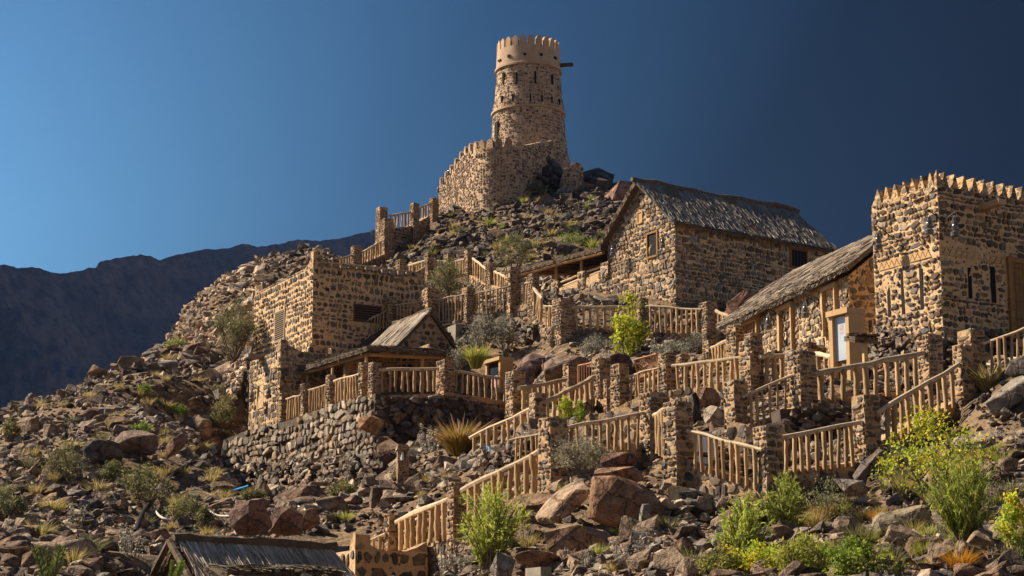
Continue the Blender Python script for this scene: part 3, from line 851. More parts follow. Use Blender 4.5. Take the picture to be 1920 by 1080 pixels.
def fine_rock(seed, slab=False, n=18):
    """bevelled, slightly weathered boulder for the larger ones"""
    V, Fc = rock_shape(seed, slab, n)
    bm = bmesh.new()
    vs = [bm.verts.new(v) for v in V]
    for f in Fc: bm.faces.new([vs[i] for i in f])
    bmesh.ops.dissolve_limit(bm, angle_limit=rad(12), verts=bm.verts[:], edges=bm.edges[:])
    bmesh.ops.bevel(bm, geom=bm.edges[:], offset=.03, segments=1, affect='EDGES', clamp_overlap=True)
    bmesh.ops.triangulate(bm, faces=bm.faces[:])
    bmesh.ops.subdivide_edges(bm, edges=[e for e in bm.edges if e.calc_length() > .18], cuts=1, use_grid_fill=True)
    bmesh.ops.triangulate(bm, faces=bm.faces[:])
    off = Vector((seed * 2.1, seed * .7, 0))
    for v in bm.verts: v.co += mnoise.noise_vector(v.co * 3 + off) * .035 + mnoise.noise_vector(v.co * 8 + off) * .012
    bm.verts.ensure_lookup_table(); bm.verts.index_update()
    V = np.array([v.co[:] for v in bm.verts]); Fc = np.array([[v.index for v in f.verts] for f in bm.faces])
    bm.free(); return V, Fc
ROCKS = [rock_shape(100 + i, i % 3 == 0, 13) for i in range(24)]
FROCKS = [fine_rock(300 + i, i % 3 == 0) for i in range(15)]
def rots(n, tilt):
    """random rotation matrices: yaw free, tilt limited"""
    yaw = RNG.uniform(0, 2 * np.pi, n); a = RNG.uniform(-tilt, tilt, n); b = RNG.uniform(-tilt, tilt, n)
    M = np.zeros((n, 3, 3))
    for i in range(n):
        M[i] = (Matrix.Rotation(yaw[i], 3, 'Z') @ Matrix.Rotation(a[i], 3, 'X') @ Matrix.Rotation(b[i], 3, 'Y'))
    return M
def rock_batch(pos, size, R, colr, var, lib=ROCKS, scale3=None):
    Vs, Fs, Cs, base = [], [], [], 0
    for k in np.unique(var):
        m = np.nonzero(var == k)[0]
        v, f = lib[k]
        s = size[m][:, None, None] if scale3 is None else scale3[m][:, None, :]
        vv = np.einsum('nij,nkj->nki', R[m], v[None] * s) + pos[m][:, None, :]
        Vs.append(vv.reshape(-1, 3)); Cs.append(np.repeat(colr[m], len(v), axis=0))
        ff = f[None] + (np.arange(len(m)) * len(v))[:, None, None] + base
        Fs.append(ff.reshape(-1, 3)); base += len(m) * len(v)
    return np.concatenate(Vs), np.concatenate(Fs), np.concatenate(Cs)
PAL = 1.5 * np.array([(.165, .125, .092), (.12, .088, .064), (.092, .076, .065), (.205, .16, .118), (.14, .122, .106), (.15, .10, .068), (.060, .052, .047), (.255, .21, .158)])
def rock_cols(n, weights=None, j=.18):
    i = RNG.choice(len(PAL), n, p=weights)
    return PAL[i] * RNG.uniform(1 - j, 1 + j, (n, 1))
# ------------------------------------------------------------------ frames of the buildings
FR_HOUSE = Frame(1267, 570, 97, 35)
FR_CASTLE = Frame(1770, 655, 60, 31)
FR_LONG = Frame(1596, 680, 66.5, 17)
FR_SQ = Frame(584, 655, 97, 28)
FR_ANNEX = Frame(522, 812, 93, 28)
FR_PAV = Frame(690, 740, 87.5, 29)
FR_HUT = Frame(752, 668, 91.5, 29)
FR_LOW = Frame(400, 1132, 44.5, 36)
FR_PARA = Frame(665, 1092, 50, 26)
FOOT = []     # (frame, x0, x1, y0, y1) kept free of rocks
# ------------------------------------------------------------------ masonry pillars
def pillar(px0, px1, yt, yb, d, label):
    c = W((px0 + px1) / 2, yb, d)
    w = (px1 - px0) / F * d / 1.33
    zt = zat(c.y, yt) - c.z
    mb = MB()
    h = w / 2
    mb.hexa([(-h * 1.05, -h * 1.05, -1.6), (h * 1.05, -h * 1.05, -1.6), (h * 1.05, h * 1.05, -1.6), (-h * 1.05, h * 1.05, -1.6), (-h * .97, -h * .97, zt), (h * .97, -h * .97, zt), (h * .97, h * .97, zt), (-h * .97, h * .97, zt)])
    o = build('stone_pillar', mb, M_PILLAR, rough=(.16, .028), loc=c, rz=rad(random.uniform(26, 38)))
    tag(o, label, 'pillar', 'stone pillars along the stepped paths')
for p in PILLARS: pillar(*p)

# ------------------------------------------------------------------ footing walls
def wall_strip(name, label, pts, thick, mat, below=1.0, rough=(.35, .035), cat='wall', top_jit=0.0):
    """pts: (px, top, foot, distance)"""
    P = [W(a[0], a[1], a[3]) for a in pts]; B = [W(a[0], a[2], a[3]) for a in pts]
    o = P[0].copy(); mb = MB()
    n = len(P)
    nor = []
    for i in range(n):
        tdir = P[min(i + 1, n - 1)] - P[max(i - 1, 0)]
        nn = Vector((-tdir.y, tdir.x, 0)).normalized()
        if nn.y < 0: nn = -nn
        nor.append(nn)
    ft = [p - o for p in P]; fb = [Vector((p.x, p.y, b.z - below)) - o for p, b in zip(P, B)]
    bt = [a + q * thick for a, q in zip(ft, nor)]; bb = [a + q * thick for a, q in zip(fb, nor)]
    pts_ = ft + fb + bt + bb
    F_ = []
    for i in range(n - 1):
        F_ += [(n + i, n + i + 1, i + 1, i), (2 * n + i, 2 * n + i + 1, 3 * n + i + 1, 3 * n + i), (i, i + 1, 2 * n + i + 1, 2 * n + i), (3 * n + i, 3 * n + i + 1, n + i + 1, n + i)]
    F_ += [(0, 2 * n, 3 * n, n), (n - 1, 2 * n - 1, 4 * n - 1, 3 * n - 1)]
    mb.face_hull(pts_, F_)
    ob = build(name, mb, mat, rough=rough, loc=o)
    return tag(ob, label, cat) if label else ob
for pts, lab in WALLS:
    tag(wall_strip('stone_wall', lab, pts, .45, M_KERB), group='mortared footing walls under the railings')

# ------------------------------------------------------------------ log railings
BAL = []
for i in range(8):
    mb = MB()
    r0 = random.uniform(.85, 1.1)
    pts = [(random.uniform(-.010, .010), random.uniform(-.010, .010), k / 5) for k in range(6)]
    mb.tube(pts, [.05 * r0 * random.uniform(.86, 1.14) for _ in pts], 8, .08)
    for v in mb.bm.verts: v.co.x *= 20; v.co.y *= 20
    for e in mb.bm.edges:
        if len(e.link_faces) == 2 and e.calc_face_angle(0) > .9: e.smooth = False
    for f in mb.bm.faces: f.smooth = True
    me = bpy.data.meshes.new('baluster'); mb.bm.to_mesh(me); mb.bm.free(); me.materials.append(M_POST)
    BAL.append(me)
def railing(xl, tl, bl, dl, xr, tr, br, dr, n, label):
    A, Bq = W(xl, tl, dl), W(xr, tr, dr)
    a0, b0 = W(xl, bl, dl), W(xr, br, dr)
    root = thing('log_railing', label, 'railing', a0, 0, 'log railings along the stepped paths')
    L = (Bq - A).length
    tk = max(.036, min(.075, L / n * .21))
    ext = (Bq - A).normalized() * (.12 if dl < 75 else .06)
    p0, p1 = A - ext - a0, Bq + ext - a0
    m = max(4, int(L / .5))
    pts = [p0.lerp(p1, k / m) + Vector((random.uniform(-1, 1), random.uniform(-1, 1), random.uniform(-1, 1))) * (.022 if 0 < k < m else 0) for k in range(m + 1)]
    pts = [p - Vector((0, 0, tk)) for p in pts]
    mb = MB(); mb.tube(pts, [tk * random.uniform(.85, 1.15) for _ in pts], 8, .06)
    build('rail', mb, M_RAIL, root)
    for k in range(n):
        s = (k + .5 + random.uniform(-.12, .12)) / n
        top = (A - a0).lerp(Bq - a0, s) - Vector((0, 0, tk * 1.2)); bot = Vector((0, 0, 0)).lerp(b0 - a0, s); bot.x = top.x; bot.y = top.y
        o = bpy.data.objects.new('baluster', BAL[random.randrange(8)])
        COL.objects.link(o); o.parent = root
        o.location = bot - Vector((0, 0, .15))
        r = tk * random.uniform(.85, 1.15)
        o.scale = (r, r, top.z - bot.z + .15)
        o.rotation_euler = (random.uniform(-.045, .045), random.uniform(-.045, .045), random.uniform(0, 6.28))
for r in RAILINGS: railing(*r)

# ------------------------------------------------------------------ thatch
def thatch(name, corners, parent, n, length=1.3, width=.05, thick=.22, pal=None, over=.25, sag=.06, across=0.0, mats=None, lift=.07):
    """corners: eave a, eave b, ridge b, ridge a (local). A bed with straws laid down the slope."""
    a, b, c, d = [Vector(p) for p in corners]
    nor = (b - a).cross(d - a).normalized()
    if nor.z < 0: nor = -nor
    mb = MB()
    nu, nv = max(2, int((b - a).length / .5)), max(2, int((d - a).length / .5))
    def pt(u, v, k=0.0):
        p = a.lerp(b, u).lerp(d.lerp(c, u), v)
        return p + nor * k
    g0 = {}; g1 = {}
    ph = random.uniform(0, 50)
    for i in range(nu + 1):
        for j in range(nv + 1):
            p = pt(i / nu, j / nv)
            w = mnoise.noise(p * .8 + Vector((ph, 0, 0))) * sag
            g0[i, j] = mb.bm.verts.new(p + nor * w); g1[i, j] = mb.bm.verts.new(p - nor * (thick + (.04 if j == 0 else 0)) + nor * w * .5)
    for i in range(nu):
        for j in range(nv):
            mb.bm.faces.new((g0[i, j], g0[i + 1, j], g0[i + 1, j + 1], g0[i, j + 1]))
            mb.bm.faces.new((g1[i, j + 1], g1[i + 1, j + 1], g1[i + 1, j], g1[i, j]))
    for i in range(nu):
        mb.bm.faces.new((g1[i, 0], g1[i + 1, 0], g0[i + 1, 0], g0[i, 0])); mb.bm.faces.new((g0[i, nv], g0[i + 1, nv], g1[i + 1, nv], g1[i, nv]))
    for j in range(nv):
        mb.bm.faces.new((g0[0, j], g0[0, j + 1], g1[0, j + 1], g1[0, j])); mb.bm.faces.new((g1[nu, j], g1[nu, j + 1], g0[nu, j + 1], g0[nu, j]))
    bed = build(name, mb, M_BARK, parent)
    pal = np.array(pal if pal is not None else [(.30, .245, .19), (.22, .175, .135), (.38, .33, .27), (.15, .115, .085), (.26, .20, .14)])
    dn = (a - d).normalized(); sd = (b - a).normalized()
    Vs = []; C = []
    def straw(p, dr, l, w, col, nn):
        s = dr.cross(nn).normalized() * w / 2
        e = p + dr * l
        Vs.extend([p - s, p + s, e + s * .6 + nn * random.uniform(-.01, .03), e - s * .6])
        C.extend([col] * 4)
    for k in range(n):
        u, v = random.random(), random.random() ** .9
        p = pt(u, min(1, v * 1.02 + .02)) + nor * random.uniform(.0, lift)
        dr = (dn + sd * (random.gauss(across, .10)) + nor * random.uniform(-.03, .05)).normalized()
        l = length * random.uniform(.5, 1.2)
        l = min(l, v * (d - a).length + random.uniform(0, over))
        if l < .1: continue
        straw(p, dr, l, width * random.uniform(.5, 1.4), pal[random.randrange(len(pal))] * random.uniform(.75, 1.25), (nor + sd * random.uniform(-.5, .5)).normalized())
    for k in range(int((b - a).length * 34)):      # ragged eave
        u = random.random()
        p = pt(u, random.uniform(0, .03)) - nor * random.uniform(0, thick)
        dr = (dn + Vector((0, 0, -.55)) + sd * random.gauss(0, .25)).normalized()
        straw(p, dr, random.uniform(.06, over), width * random.uniform(.4, 1), pal[random.randrange(len(pal))] * random.uniform(.5, 1.0), (nor + sd * random.uniform(-1, 1)).normalized())
    for side in (0, 1):                            # ragged verges
        for k in range(int((d - a).length * 22)):
            p = pt(side, random.random()) - nor * random.uniform(0, thick)
            dr = (dn * random.uniform(.3, 1) + sd * (1 if side else -1) * random.uniform(.1, .8)).normalized()
            straw(p, dr, random.uniform(.06, over * .7), width * random.uniform(.4, 1), pal[random.randrange(len(pal))] * random.uniform(.5, 1.0), nor)
    Vn = np.array([v[:] for v in Vs]); q = np.arange(len(Vn)).reshape(-1, 4)
    np_mesh('straw_layer', Vn, q, M_STRAW, bed, np.array(C))
    return bed

# ------------------------------------------------------------------ lanterns
LANT = None
def lantern(loc, face, label, reach=.55, size=.62, group='old oil lanterns hung on the walls'):
    """loc: on the wall; face: outward direction"""
    global LANT
    rz = math.atan2(face.y, face.x)
    if LANT is None:
        r = thing('oil_lantern', label, 'lantern', loc, rz, group)
        mb = MB(); mb.tube([(-.02, 0, -.18), (reach * .55, 0, .02), (reach, 0, .12), (reach + .05, 0, .10), (reach + .03, 0, .02)], .018, 6); build('bracket', mb, M_IRON, r)
        z = -size
        mb = MB(); mb.lathe([(.10, z), (.13, z + .02), (.14, z + .13), (.10, z + .17), (.06, z + .19)], 14, (reach, 0, 0)); build('oil_tank', mb, M_TIN, r)
        mb = MB(); mb.lathe([(.06, z + .19), (.10, z + .25), (.105, z + .31), (.065, z + .39)], 14, (reach, 0, 0)); build('glass_globe', mb, M_GLASS, r)
        mb = MB(); mb.lathe([(.07, z + .39), (.085, z + .41), (.05, z + .45), (.055, z + .50), (.02, z + .54)], 14, (reach, 0, 0)); build('cap', mb, M_TIN, r)
        mb = MB()
        mb.tube([(reach, -.13, z + .12), (reach, -.15, z + .3), (reach, -.11, z + .44), (reach, 0, z + .64), (reach, .11, z + .44), (reach, .15, z + .3), (reach, .13, z + .12)], .012, 6); build('wire_guard', mb, M_IRON, r)
        LANT = r; return r
    r = LANT.copy(); COL.objects.link(r); r['label'] = label; r.location = loc; r.rotation_euler[2] = rz
    for ch in LANT.children:
        c = ch.copy(); COL.objects.link(c); c.parent = r
    return r
def wall_lantern(fr, side, px, py, label, h=.55):
    """hang so that the lantern itself (not its bracket) appears at px, py"""
    if side == 'y':            # on the sunny wall x = 0, facing -x
        y = fr.y_at(px, x=-h); z = fr.z_at(-h, y, py)
        return lantern(fr.w(0, y, z + .3), -fr.X, label)
    x = fr.x_at(px, y=-h); z = fr.z_at(x, -h, py)
    return lantern(fr.w(x, 0, z + .3), -fr.Y, label)

def frame_part(parent, fr, side, px0, px1, py0, py1, fw=.10, depth=.06, mat=None, pane=None, name='window', off=0.0, bars=0, recess=0.02):
    """a framed opening on the wall x = off (side y) or y = off (side x), measured in the image"""
    if side == 'y':
        a, b = sorted((fr.y_at(px0, off), fr.y_at(px1, off)))
        z1, z0 = fr.z_at(off, (a + b) / 2, py0), fr.z_at(off, (a + b) / 2, py1)
        bx = lambda mb, u0, u1, v0, v1, d0, d1: mb.box(off - d1, off - d0, u0, u1, v0, v1)
    else:
        a, b = sorted((fr.x_at(px0, off), fr.x_at(px1, off)))
        z1, z0 = fr.z_at((a + b) / 2, off, py0), fr.z_at((a + b) / 2, off, py1)
        bx = lambda mb, u0, u1, v0, v1, d0, d1: mb.box(u0, u1, off - d1, off - d0, v0, v1)
    mb = MB(); bx(mb, a, b, z0, z1, -.3, .014)  # solid pane, no hole cut; a dark one carries the shade in its colour
    p = build(name, mb, pane or M_OPENSHADE, parent)
    if mat:
        mb = MB()
        bx(mb, a - fw, a, z0 - fw, z1 + fw, -.2, depth); bx(mb, b, b + fw, z0 - fw, z1 + fw, -.2, depth)
        bx(mb, a, b, z1, z1 + fw, -.2, depth - .003); bx(mb, a, b, z0 - fw, z0, -.2, depth + .02)
        build('window_frame', mb, mat, p)
    hf = fw if mat else .02
    HOLES.setdefault(parent.name, []).append((side, a - hf, b + hf, z0 - hf, z1 + hf))
    if bars:
        mb = MB()
        for k in range(bars):
            zz = z0 + (z1 - z0) * (k + .5) / bars
            bx(mb, a, b, zz - (z1 - z0) / bars * .3, zz + (z1 - z0) / bars * .12, .016, .05)
        build('louvres', mb, M_SHUTL if side == 'y' else M_SHUT, p)
    return p, (a, b, z0, z1)

# ------------------------------------------------------------------ gabled stone house (centre right)
fr = FR_HOUSE
L = fr.x_at(1556); Wd = fr.y_at(1141); H = fr.z_at(0, 0, 412); R = fr.z_at(0, Wd / 2, 350)
house = thing('gabled_house', 'tall gabled stone house with grey palm thatch roof below the watchtower', 'house', fr.o, fr.rz)
mb = MB(); mb.prism([(0, 0, -2.2), (0, Wd, -2.2), (0, Wd, H), (0, Wd / 2, R), (0, 0, H)], (L, 0, 0))
build('wall', mb, M_HOUSE, house, rough=(.7, .03))
FOOT.append((fr, -.5, L, -.5, Wd + .5))
sl = (R - H) / (Wd / 2)
GREY = [(.33, .29, .25), (.27, .235, .20), (.40, .36, .31), (.20, .17, .14), (.36, .30, .235)]
e = .45
thatch('thatched_roof', [(-.35, -e, H - sl * e + .12), (L + .5, -e, H - sl * e + .12), (L + .1, Wd / 2, R + .28), (-.35, Wd / 2, R + .28)], house, 9000, 1.3, .026, .10, GREY, .17, .12, across=-.22, lift=.025)
thatch('thatched_roof', [(L + .5, Wd + e, H - sl * e + .12), (-.35, Wd + e, H - sl * e + .12), (-.35, Wd / 2, R + .26), (L + .1, Wd / 2, R + .26)], house, 900, 1.3, .05, .22, GREY, .3)
mb = MB(); m = 14
mb.tube([(-.5 + (L + .9) * k / m, Wd / 2 + random.uniform(-.04, .04), R + .30 + random.uniform(-.05, .06)) for k in range(m + 1)], [random.uniform(.10, .17) for _ in range(m + 1)], 7, .2); build('ridge_bundle', mb, M_BARK, house)
frame_part(house, fr, 'y', 1216, 1233, 438, 480, .09, .07, M_BEAM, M_OPENSHADE, bars=0)
frame_part(house, fr, 'y', 1198, 1205, 399, 417, .07, .05, M_FRAME, M_FRAME, name='blind_niche')
p, (a, b, z0, z1) = frame_part(house, fr, 'x', 1484, 1513, 470, 502, .09, .07, M_DOOR, M_OPENSHADE)
mb = MB()
for k in range(1, 5): mb.tube([(a + (b - a) * k / 5, -.03, z0), (a + (b - a) * k / 5, -.03, z1)], .018, 5)
build('iron_bars', mb, M_IRON, p)
wall_lantern(fr, 'y', 1149, 468, 'oil lantern on the gable wall left of the small window')
wall_lantern(fr, 'y', 1243, 452, 'oil lantern on the gable wall right of the small window')
# terrace wall, rails and veranda left of the gable
y2 = fr.y_at(1040)
zt0, zt1 = fr.z_at(0, Wd, 506), fr.z_at(0, y2, 545)
mb = MB(); mb.prism([(-.06, Wd + .02, -2.5), (-.06, y2, -2.5), (-.06, y2, zt1), (-.06, Wd + .02, zt0)], (.45, 0, 0))
tw = thing('terrace_wall', 'sunlit stone terrace wall with double rails under the open veranda', 'wall', fr.o, fr.rz)
build('wall', mb, M_HOUSE, tw, rough=(.5, .03))
for i, s in enumerate((.04, .47, .97)):
    yy = Wd + (y2 - Wd) * s; zz = zt0 + (zt1 - zt0) * s
    mb = MB(); mb.box(-.12, .40, yy - .28, yy + .28, zz - .4, zz + .42); build('pier', mb, M_KERB, tw, rough=(.2, .03))
for i, (s0, s1) in enumerate(((.09, .41), (.53, .91))):
    for hh in (.12, .36):
        q0, q1 = (Wd + (y2 - Wd) * s0, zt0 + (zt1 - zt0) * s0 + hh), (Wd + (y2 - Wd) * s1, zt0 + (zt1 - zt0) * s1 + hh)
        mb = MB(); mb.tube([(0.1, q0[0] + (q1[0] - q0[0]) * k / 4, q0[1] + (q1[1] - q0[1]) * k / 4 + random.uniform(-.02, .02)) for k in range(5)], .06, 7, .1); build('rail', mb, M_RAIL, tw)
FOOT.append((fr, -.4, 5.5, Wd, y2 + 1.5))
y3 = fr.y_at(976, -.3)
za, zb = fr.z_at(-.3, Wd, 463), fr.z_at(-.3, y3, 506)
ver = thing('veranda', 'open palm thatch veranda on log posts joined to the gabled house', 'veranda', fr.o, fr.rz)
zc, zd = za + .55, zb + .75
thatch('thatched_roof', [(-.45, y3, zb), (-.45, Wd + .05, za), (5.2, Wd + .05, zc), (4.6, y3 + .5, zd)], ver, 700, 1.2, .05, .16, None, .3, .1)
def pole(parent, a, b, r, mat=M_BEAM, name='beam'):
    a, b = Vector(a), Vector(b); m = 4
    mb = MB(); mb.tube([a.lerp(b, k / m) + Vector((random.uniform(-1, 1), random.uniform(-1, 1), random.uniform(-1, 1))) * .02 for k in range(m + 1)], r, 7, .08)
    return build(name, mb, mat, parent)
pole(ver, (-.30, y3 + .1, zb - .27), (-.30, Wd + .05, za - .27), .09)
pole(ver, (-.45, y3 + .05, zb - .24), (4.4, y3 + .4, zd - .3), .08)
pole(ver, (2.4, y3 + .2, zb + .10), (2.4, Wd + .1, za - .02), .08)
for k in range(7):
    s = (k + .5) / 7; yy = Wd + (y3 - Wd) * s; zz = za + (zb - za) * s - .2
    pole(ver, (-.4, yy, zz), (4.4, yy + .2, zz + .58), .05, name='rafter')
for px, yb in ((1043, 545), (1091, 520), (990, 560)):
    yy = fr.y_at(px, .1); zz = za + (zb - za) * (yy - Wd) / (y3 - Wd)
    pole(ver, (.1, yy, fr.z_at(.1, yy, yb)), (.1, yy, zz - .2), .085, M_POST, 'post')

# ------------------------------------------------------------------ square tower house (right)
fr = FR_CASTLE
Wd = fr.y_at(1641); Lx = fr.x_at(2010); H = fr.z_at(0, 0, 347)
cas = thing('tower_house', 'square stone tower house with pointed battlements at the right edge', 'tower house', fr.o, fr.rz)
mb = MB(); mb.box(0, Lx, 0, Wd, -2.0, H); build('wall', mb, M_CASTLE, cas, rough=(.55, .035))
FOOT.append((fr, -.6, Lx, -.6, Wd + .3))
def tooth(mb, c, along, inn, w, h, t):
    a, n = Vector(along) * w / 2, Vector(inn) * t
    c = Vector(c)
    mb.prism([c - a * 1.0, c + a * 1.0, c + a * .12 + Vector((0, 0, h)), c - a * .12 + Vector((0, 0, h))], n)
mh = .44
n = 7
for k in range(n):
    mb = MB(); tooth(mb, (.0, Wd * (k + .72) / (n + .45), H - .05), (0, 1, 0), (.36, 0, 0), Wd / n * .86, mh + .05, .95); build('merlon', mb, M_CASTLE, cas, rough=(.2, .012))
n2 = 13
for k in range(n2):
    mb = MB(); tooth(mb, (Lx * (k + .85) / (n2 + .4), .0, H - .05), (1, 0, 0), (0, .36, 0), Lx / n2 * .74, mh + .05, .95); build('merlon', mb, M_CASTLE, cas, rough=(.2, .012))
for cx, cy in ((.0, .0), (.0, Wd - .30)):
    mb = MB(); mb.prism([(cx, cy, H - .05), (cx + .30, cy, H - .05), (cx + .30, cy + .3, H - .05), (cx, cy + .3, H - .05)], (0, 0, .01))
    mb = MB(); mb.face_hull([(cx, cy, H - .05), (cx + .3, cy, H - .05), (cx + .3, cy + .3, H - .05), (cx, cy + .3, H - .05), (cx + .1, cy + .1, H + mh + .08)], [(3, 2, 1, 0), (0, 1, 4), (1, 2, 4), (2, 3, 4), (3, 0, 4)]); build('corner_pinnacle', mb, M_CASTLE, cas)
for side, x0, x1, y0, y1 in (('y', 1664, 1669, 516, 594), ('y', 1690, 1695, 510, 588), ('y', 1725, 1731, 504, 580), ('x', 1815, 1822, 502, 560), ('x', 1858, 1867, 500, 568)):
    frame_part(cas, fr, side, x0, x1, y0, y1, name='arrow_slit')
# zigzag plaster bands
za = fr.z_at(0, 0, 471); zw = .20
HOLES.setdefault(cas.name, []).extend([('y', .3, Wd - .3, za - .13, za + .17), ('x', .05, fr.x_at(1893), za - .13, za + .17), ('x', fr.x_at(1896) - .16, fr.x_at(1955) + .16, fr.z_at(fr.x_at(1896), 0, 640), fr.z_at(fr.x_at(1896), 0, 488))])
mb = MB(); k = 0; y = .35
while y < Wd - .3:
    mb.prism([(-.03, y, za - zw / 2), (-.03, y + .115, za + zw / 2), (-.03, y + .23, za - zw / 2)], (.06, 0, 0)); mb.prism([(-.03, y + .115, za + zw / 2 + .05), (-.03, y + .345, za + zw / 2 + .05), (-.03, y + .23, za - zw / 2 + .05)], (.02, 0, 0)); y += .23
build('zigzag_band', mb, M_FRAME, cas)
mb = MB(); x = .1
while x < fr.x_at(1893) - .3:
    mb.prism([(x, -.03, za - zw / 2), (x + .115, -.03, za + zw / 2), (x + .23, -.03, za - zw / 2)], (0, .06, 0)); x += .23
mb.box(.05, fr.x_at(1893) - .05, -.018, .1, za + zw / 2, za + zw / 2 + .06)
build('zigzag_band', mb, M_FRAME, cas)
mb = MB(); mb.box(fr.x_at(1846), fr.x_at(1846) + .26, -.75, .2, H - .52, H - .34); build('water_spout', mb, M_FRAME, cas, rough=(.2, .012))
a, b = fr.x_at(1896), fr.x_at(1955); z0, z1 = fr.z_at(a, 0, 625), fr.z_at(a, 0, 492)
mb = MB()
for k in range(8): mb.box(a + (b - a) * k / 8 + .006, a + (b - a) * (k + 1) / 8 - .006, -.03, .08, z0, z1)
dr = build('door', mb, M_DOOR, cas)
mb = MB(); mb.box(a - .14, a, -.10, .1, z0, z1 + .16); mb.box(b, b + .14, -.10, .1, z0, z1 + .16); mb.box(a, b, -.097, .1, z1, z1 + .16); build('door_frame', mb, M_DOOR, dr)
mb = MB()
for zz in (.2, .45, .7, .92):
    for k in range(16): mb.lathe([(.02, 0), (.012, .02)], 6, (a + (b - a) * (k + .5) / 16, -.05, z0 + (z1 - z0) * zz))
build('door_studs', mb, M_IRON, dr)
wall_lantern(fr, 'y', 1650, 449, 'oil lantern on the sunny tower house wall by its left edge')
wall_lantern(fr, 'y', 1746, 420, 'oil lantern on the sunny tower house wall near its corner')
wall_lantern(fr, 'x', 1795, 424, 'oil lantern on the shaded wall of the square tower house')

# ------------------------------------------------------------------ long thatched house
fr = FR_LONG
Lw = fr.y_at(1396); H = fr.z_at(0, 0, 516)
He = fr.z_at(0, Lw, 600)
rx = 2.6
yr = fr._t(fr.w(rx, 0, 3.4), fr.Y, 1640)
Rz = fr.z_at(rx, yr, 446)
lng = thing('long_house', 'long low stone house with sunlit straw roof leaning on the tower house', 'house', fr.o, fr.rz)
mb = MB(); mb.prism([(0, 0, -2), (0, Lw, -3.4), (0, Lw, He), (0, 0, H)], (2 * rx, 0, 0)); build('wall', mb, M_HOUSE, lng, rough=(.6, .03))
mb = MB(); mb.prism([(0.01, .02, H - .02), (2 * rx, .02, H - .02), (rx, .02, Rz - .1)], (0, .3, 0)); build('gable', mb, M_HOUSE, lng, rough=(.5, .02))
FOOT.append((fr, -.5, 2 * rx, -.5, Lw + .5))
yfar = fr._t(fr.w(rx, 0, 3.4), fr.Y, 1489); Rf = fr.z_at(rx, yfar, 508)
yef = fr.y_at(1347, -.5); zef = fr.z_at(-.5, yef, 614)
ze = fr.z_at(-.4, -.7, 500)
SUNNY = [(.34, .27, .20), (.26, .20, .145), (.44, .37, .29), (.17, .125, .09), (.38, .30, .21)]
thatch('thatched_roof', [(-.45, -.8, ze), (-.45, yef, zef), (rx, yfar, Rf), (rx, -.9, Rz + .05)], lng, 8500, 1.4, .028, .12, SUNNY, .24, .14, across=.15, lift=.035)
thatch('thatched_roof', [(2 * rx + .4, yfar, He), (2 * rx + .4, -.9, H), (rx, -.9, Rz + .02), (rx, yfar, Rf)], lng, 300, 1.2, .05, .2, SUNNY, .3)
def niche(px0, px1, py0, py1, name='blind_niche', mat=None):
    a, b = sorted((fr.y_at(px0), fr.y_at(px1))); z1, z0 = fr.z_at(0, a, py0), fr.z_at(0, a, py1)
    mb = MB(); f = .15
    mb.box(-.16, .1, a - f * .5, a, z0, z1 + f); mb.box(-.16, .1, b, b + f, z0, z1 + f); mb.box(-.157, .1, a, b, z1, z1 + f)
    HOLES.setdefault(lng.name, []).append(('y', a - f * .5, b + f, z0, z1 + f)) if name != 'blind_niche' else HOLES.setdefault(lng.name, []).extend([('y', a - f * .5, a, z0, z1 + f), ('y', b, b + f, z0, z1 + f), ('y', a, b, z1, z1 + f)])
    o = build(name, mb, M_FRAME, lng, rough=(.3, .012)); return o, a, b, z0, z1
niche(1468, 1489, 574, 664); niche(1550, 1571, 538, 622)
o, a, b, z0, z1 = niche(1402, 1424, 600, 630, 'window_surround')
mb = MB(); mb.box(-.02, .1, a, b, z0 - .3, z1); p = build('window', mb, M_DGLASS, lng)
mb = MB(); mb.box(-.05, .05, a, b, z1 - .28, z1 + .004); mb.box(-.052, .05, (a + b) / 2 - .05, (a + b) / 2 + .05, z0 - .3, z1 - .28); build('window_frame', mb, M_LATT, p)
wall_lantern(fr, 'y', 1441, 601, 'oil lantern between window and tall niche of the long house')
wall_lantern(fr, 'y', 1510, 578, 'oil lantern between the two tall niches of the long house')

# ------------------------------------------------------------------ information kiosks
def kiosk(px, pyt, pyb, d, pxl, pxr, label, board, art=None, rz=32):
    f = Frame(px, pyb, d, rz)
    yl, xr = f.y_at(pxl, z=1), f.x_at(pxr, z=1); h = f.z_at(0, 0, pyt)
    k = thing('information_kiosk', label, 'kiosk', f.o, f.rz)
    mb = MB(); mb.box(.02, xr, 0, .14, -1, h - .16); mb.box(.02, xr, yl - .14, yl, -1, h - .16); mb.box(.25, xr, .14, yl - .14, -1, h - .16)
    build('body', mb, M_FRAME, k, rough=(.3, .006))
    mb = MB(); mb.box(-.06, xr + .02, -.04, yl + .04, h - .157, h); build('cap', mb, M_FRAME, k, rough=(.3, .006))
    mb = MB(); mb.box(.12, .249, .141, yl - .141, -.1, h - .18); bo = build('board', mb, board, k)
    if art: art(bo, yl, h)
    return k
def art_pale(bo, yl, h):
    mb = MB(); yc = yl / 2; zc = h * .62
    for k in range(10):
        a0, a1 = 2 * math.pi * k / 10, 2 * math.pi * (k + .6) / 10
        mb.prism([(.119, yc + .085 * math.cos(a0), zc + .085 * math.sin(a0)), (.119, yc + .085 * math.cos(a1), zc + .085 * math.sin(a1)), (.119, yc + .055 * math.cos(a1), zc + .055 * math.sin(a1)), (.119, yc + .055 * math.cos(a0), zc + .055 * math.sin(a0))], (-.004, 0, 0))
    mb.box(.115, .119, yc - .03, yc + .03, zc - .04, zc + .04)
    mb.box(.115, .119, yc - .09, yc + .09, zc - .135, zc - .115); mb.box(.115, .119, yc - .07, yc + .07, zc - .17, zc - .155)
    build('printed_emblem', mb, M_RED, bo)
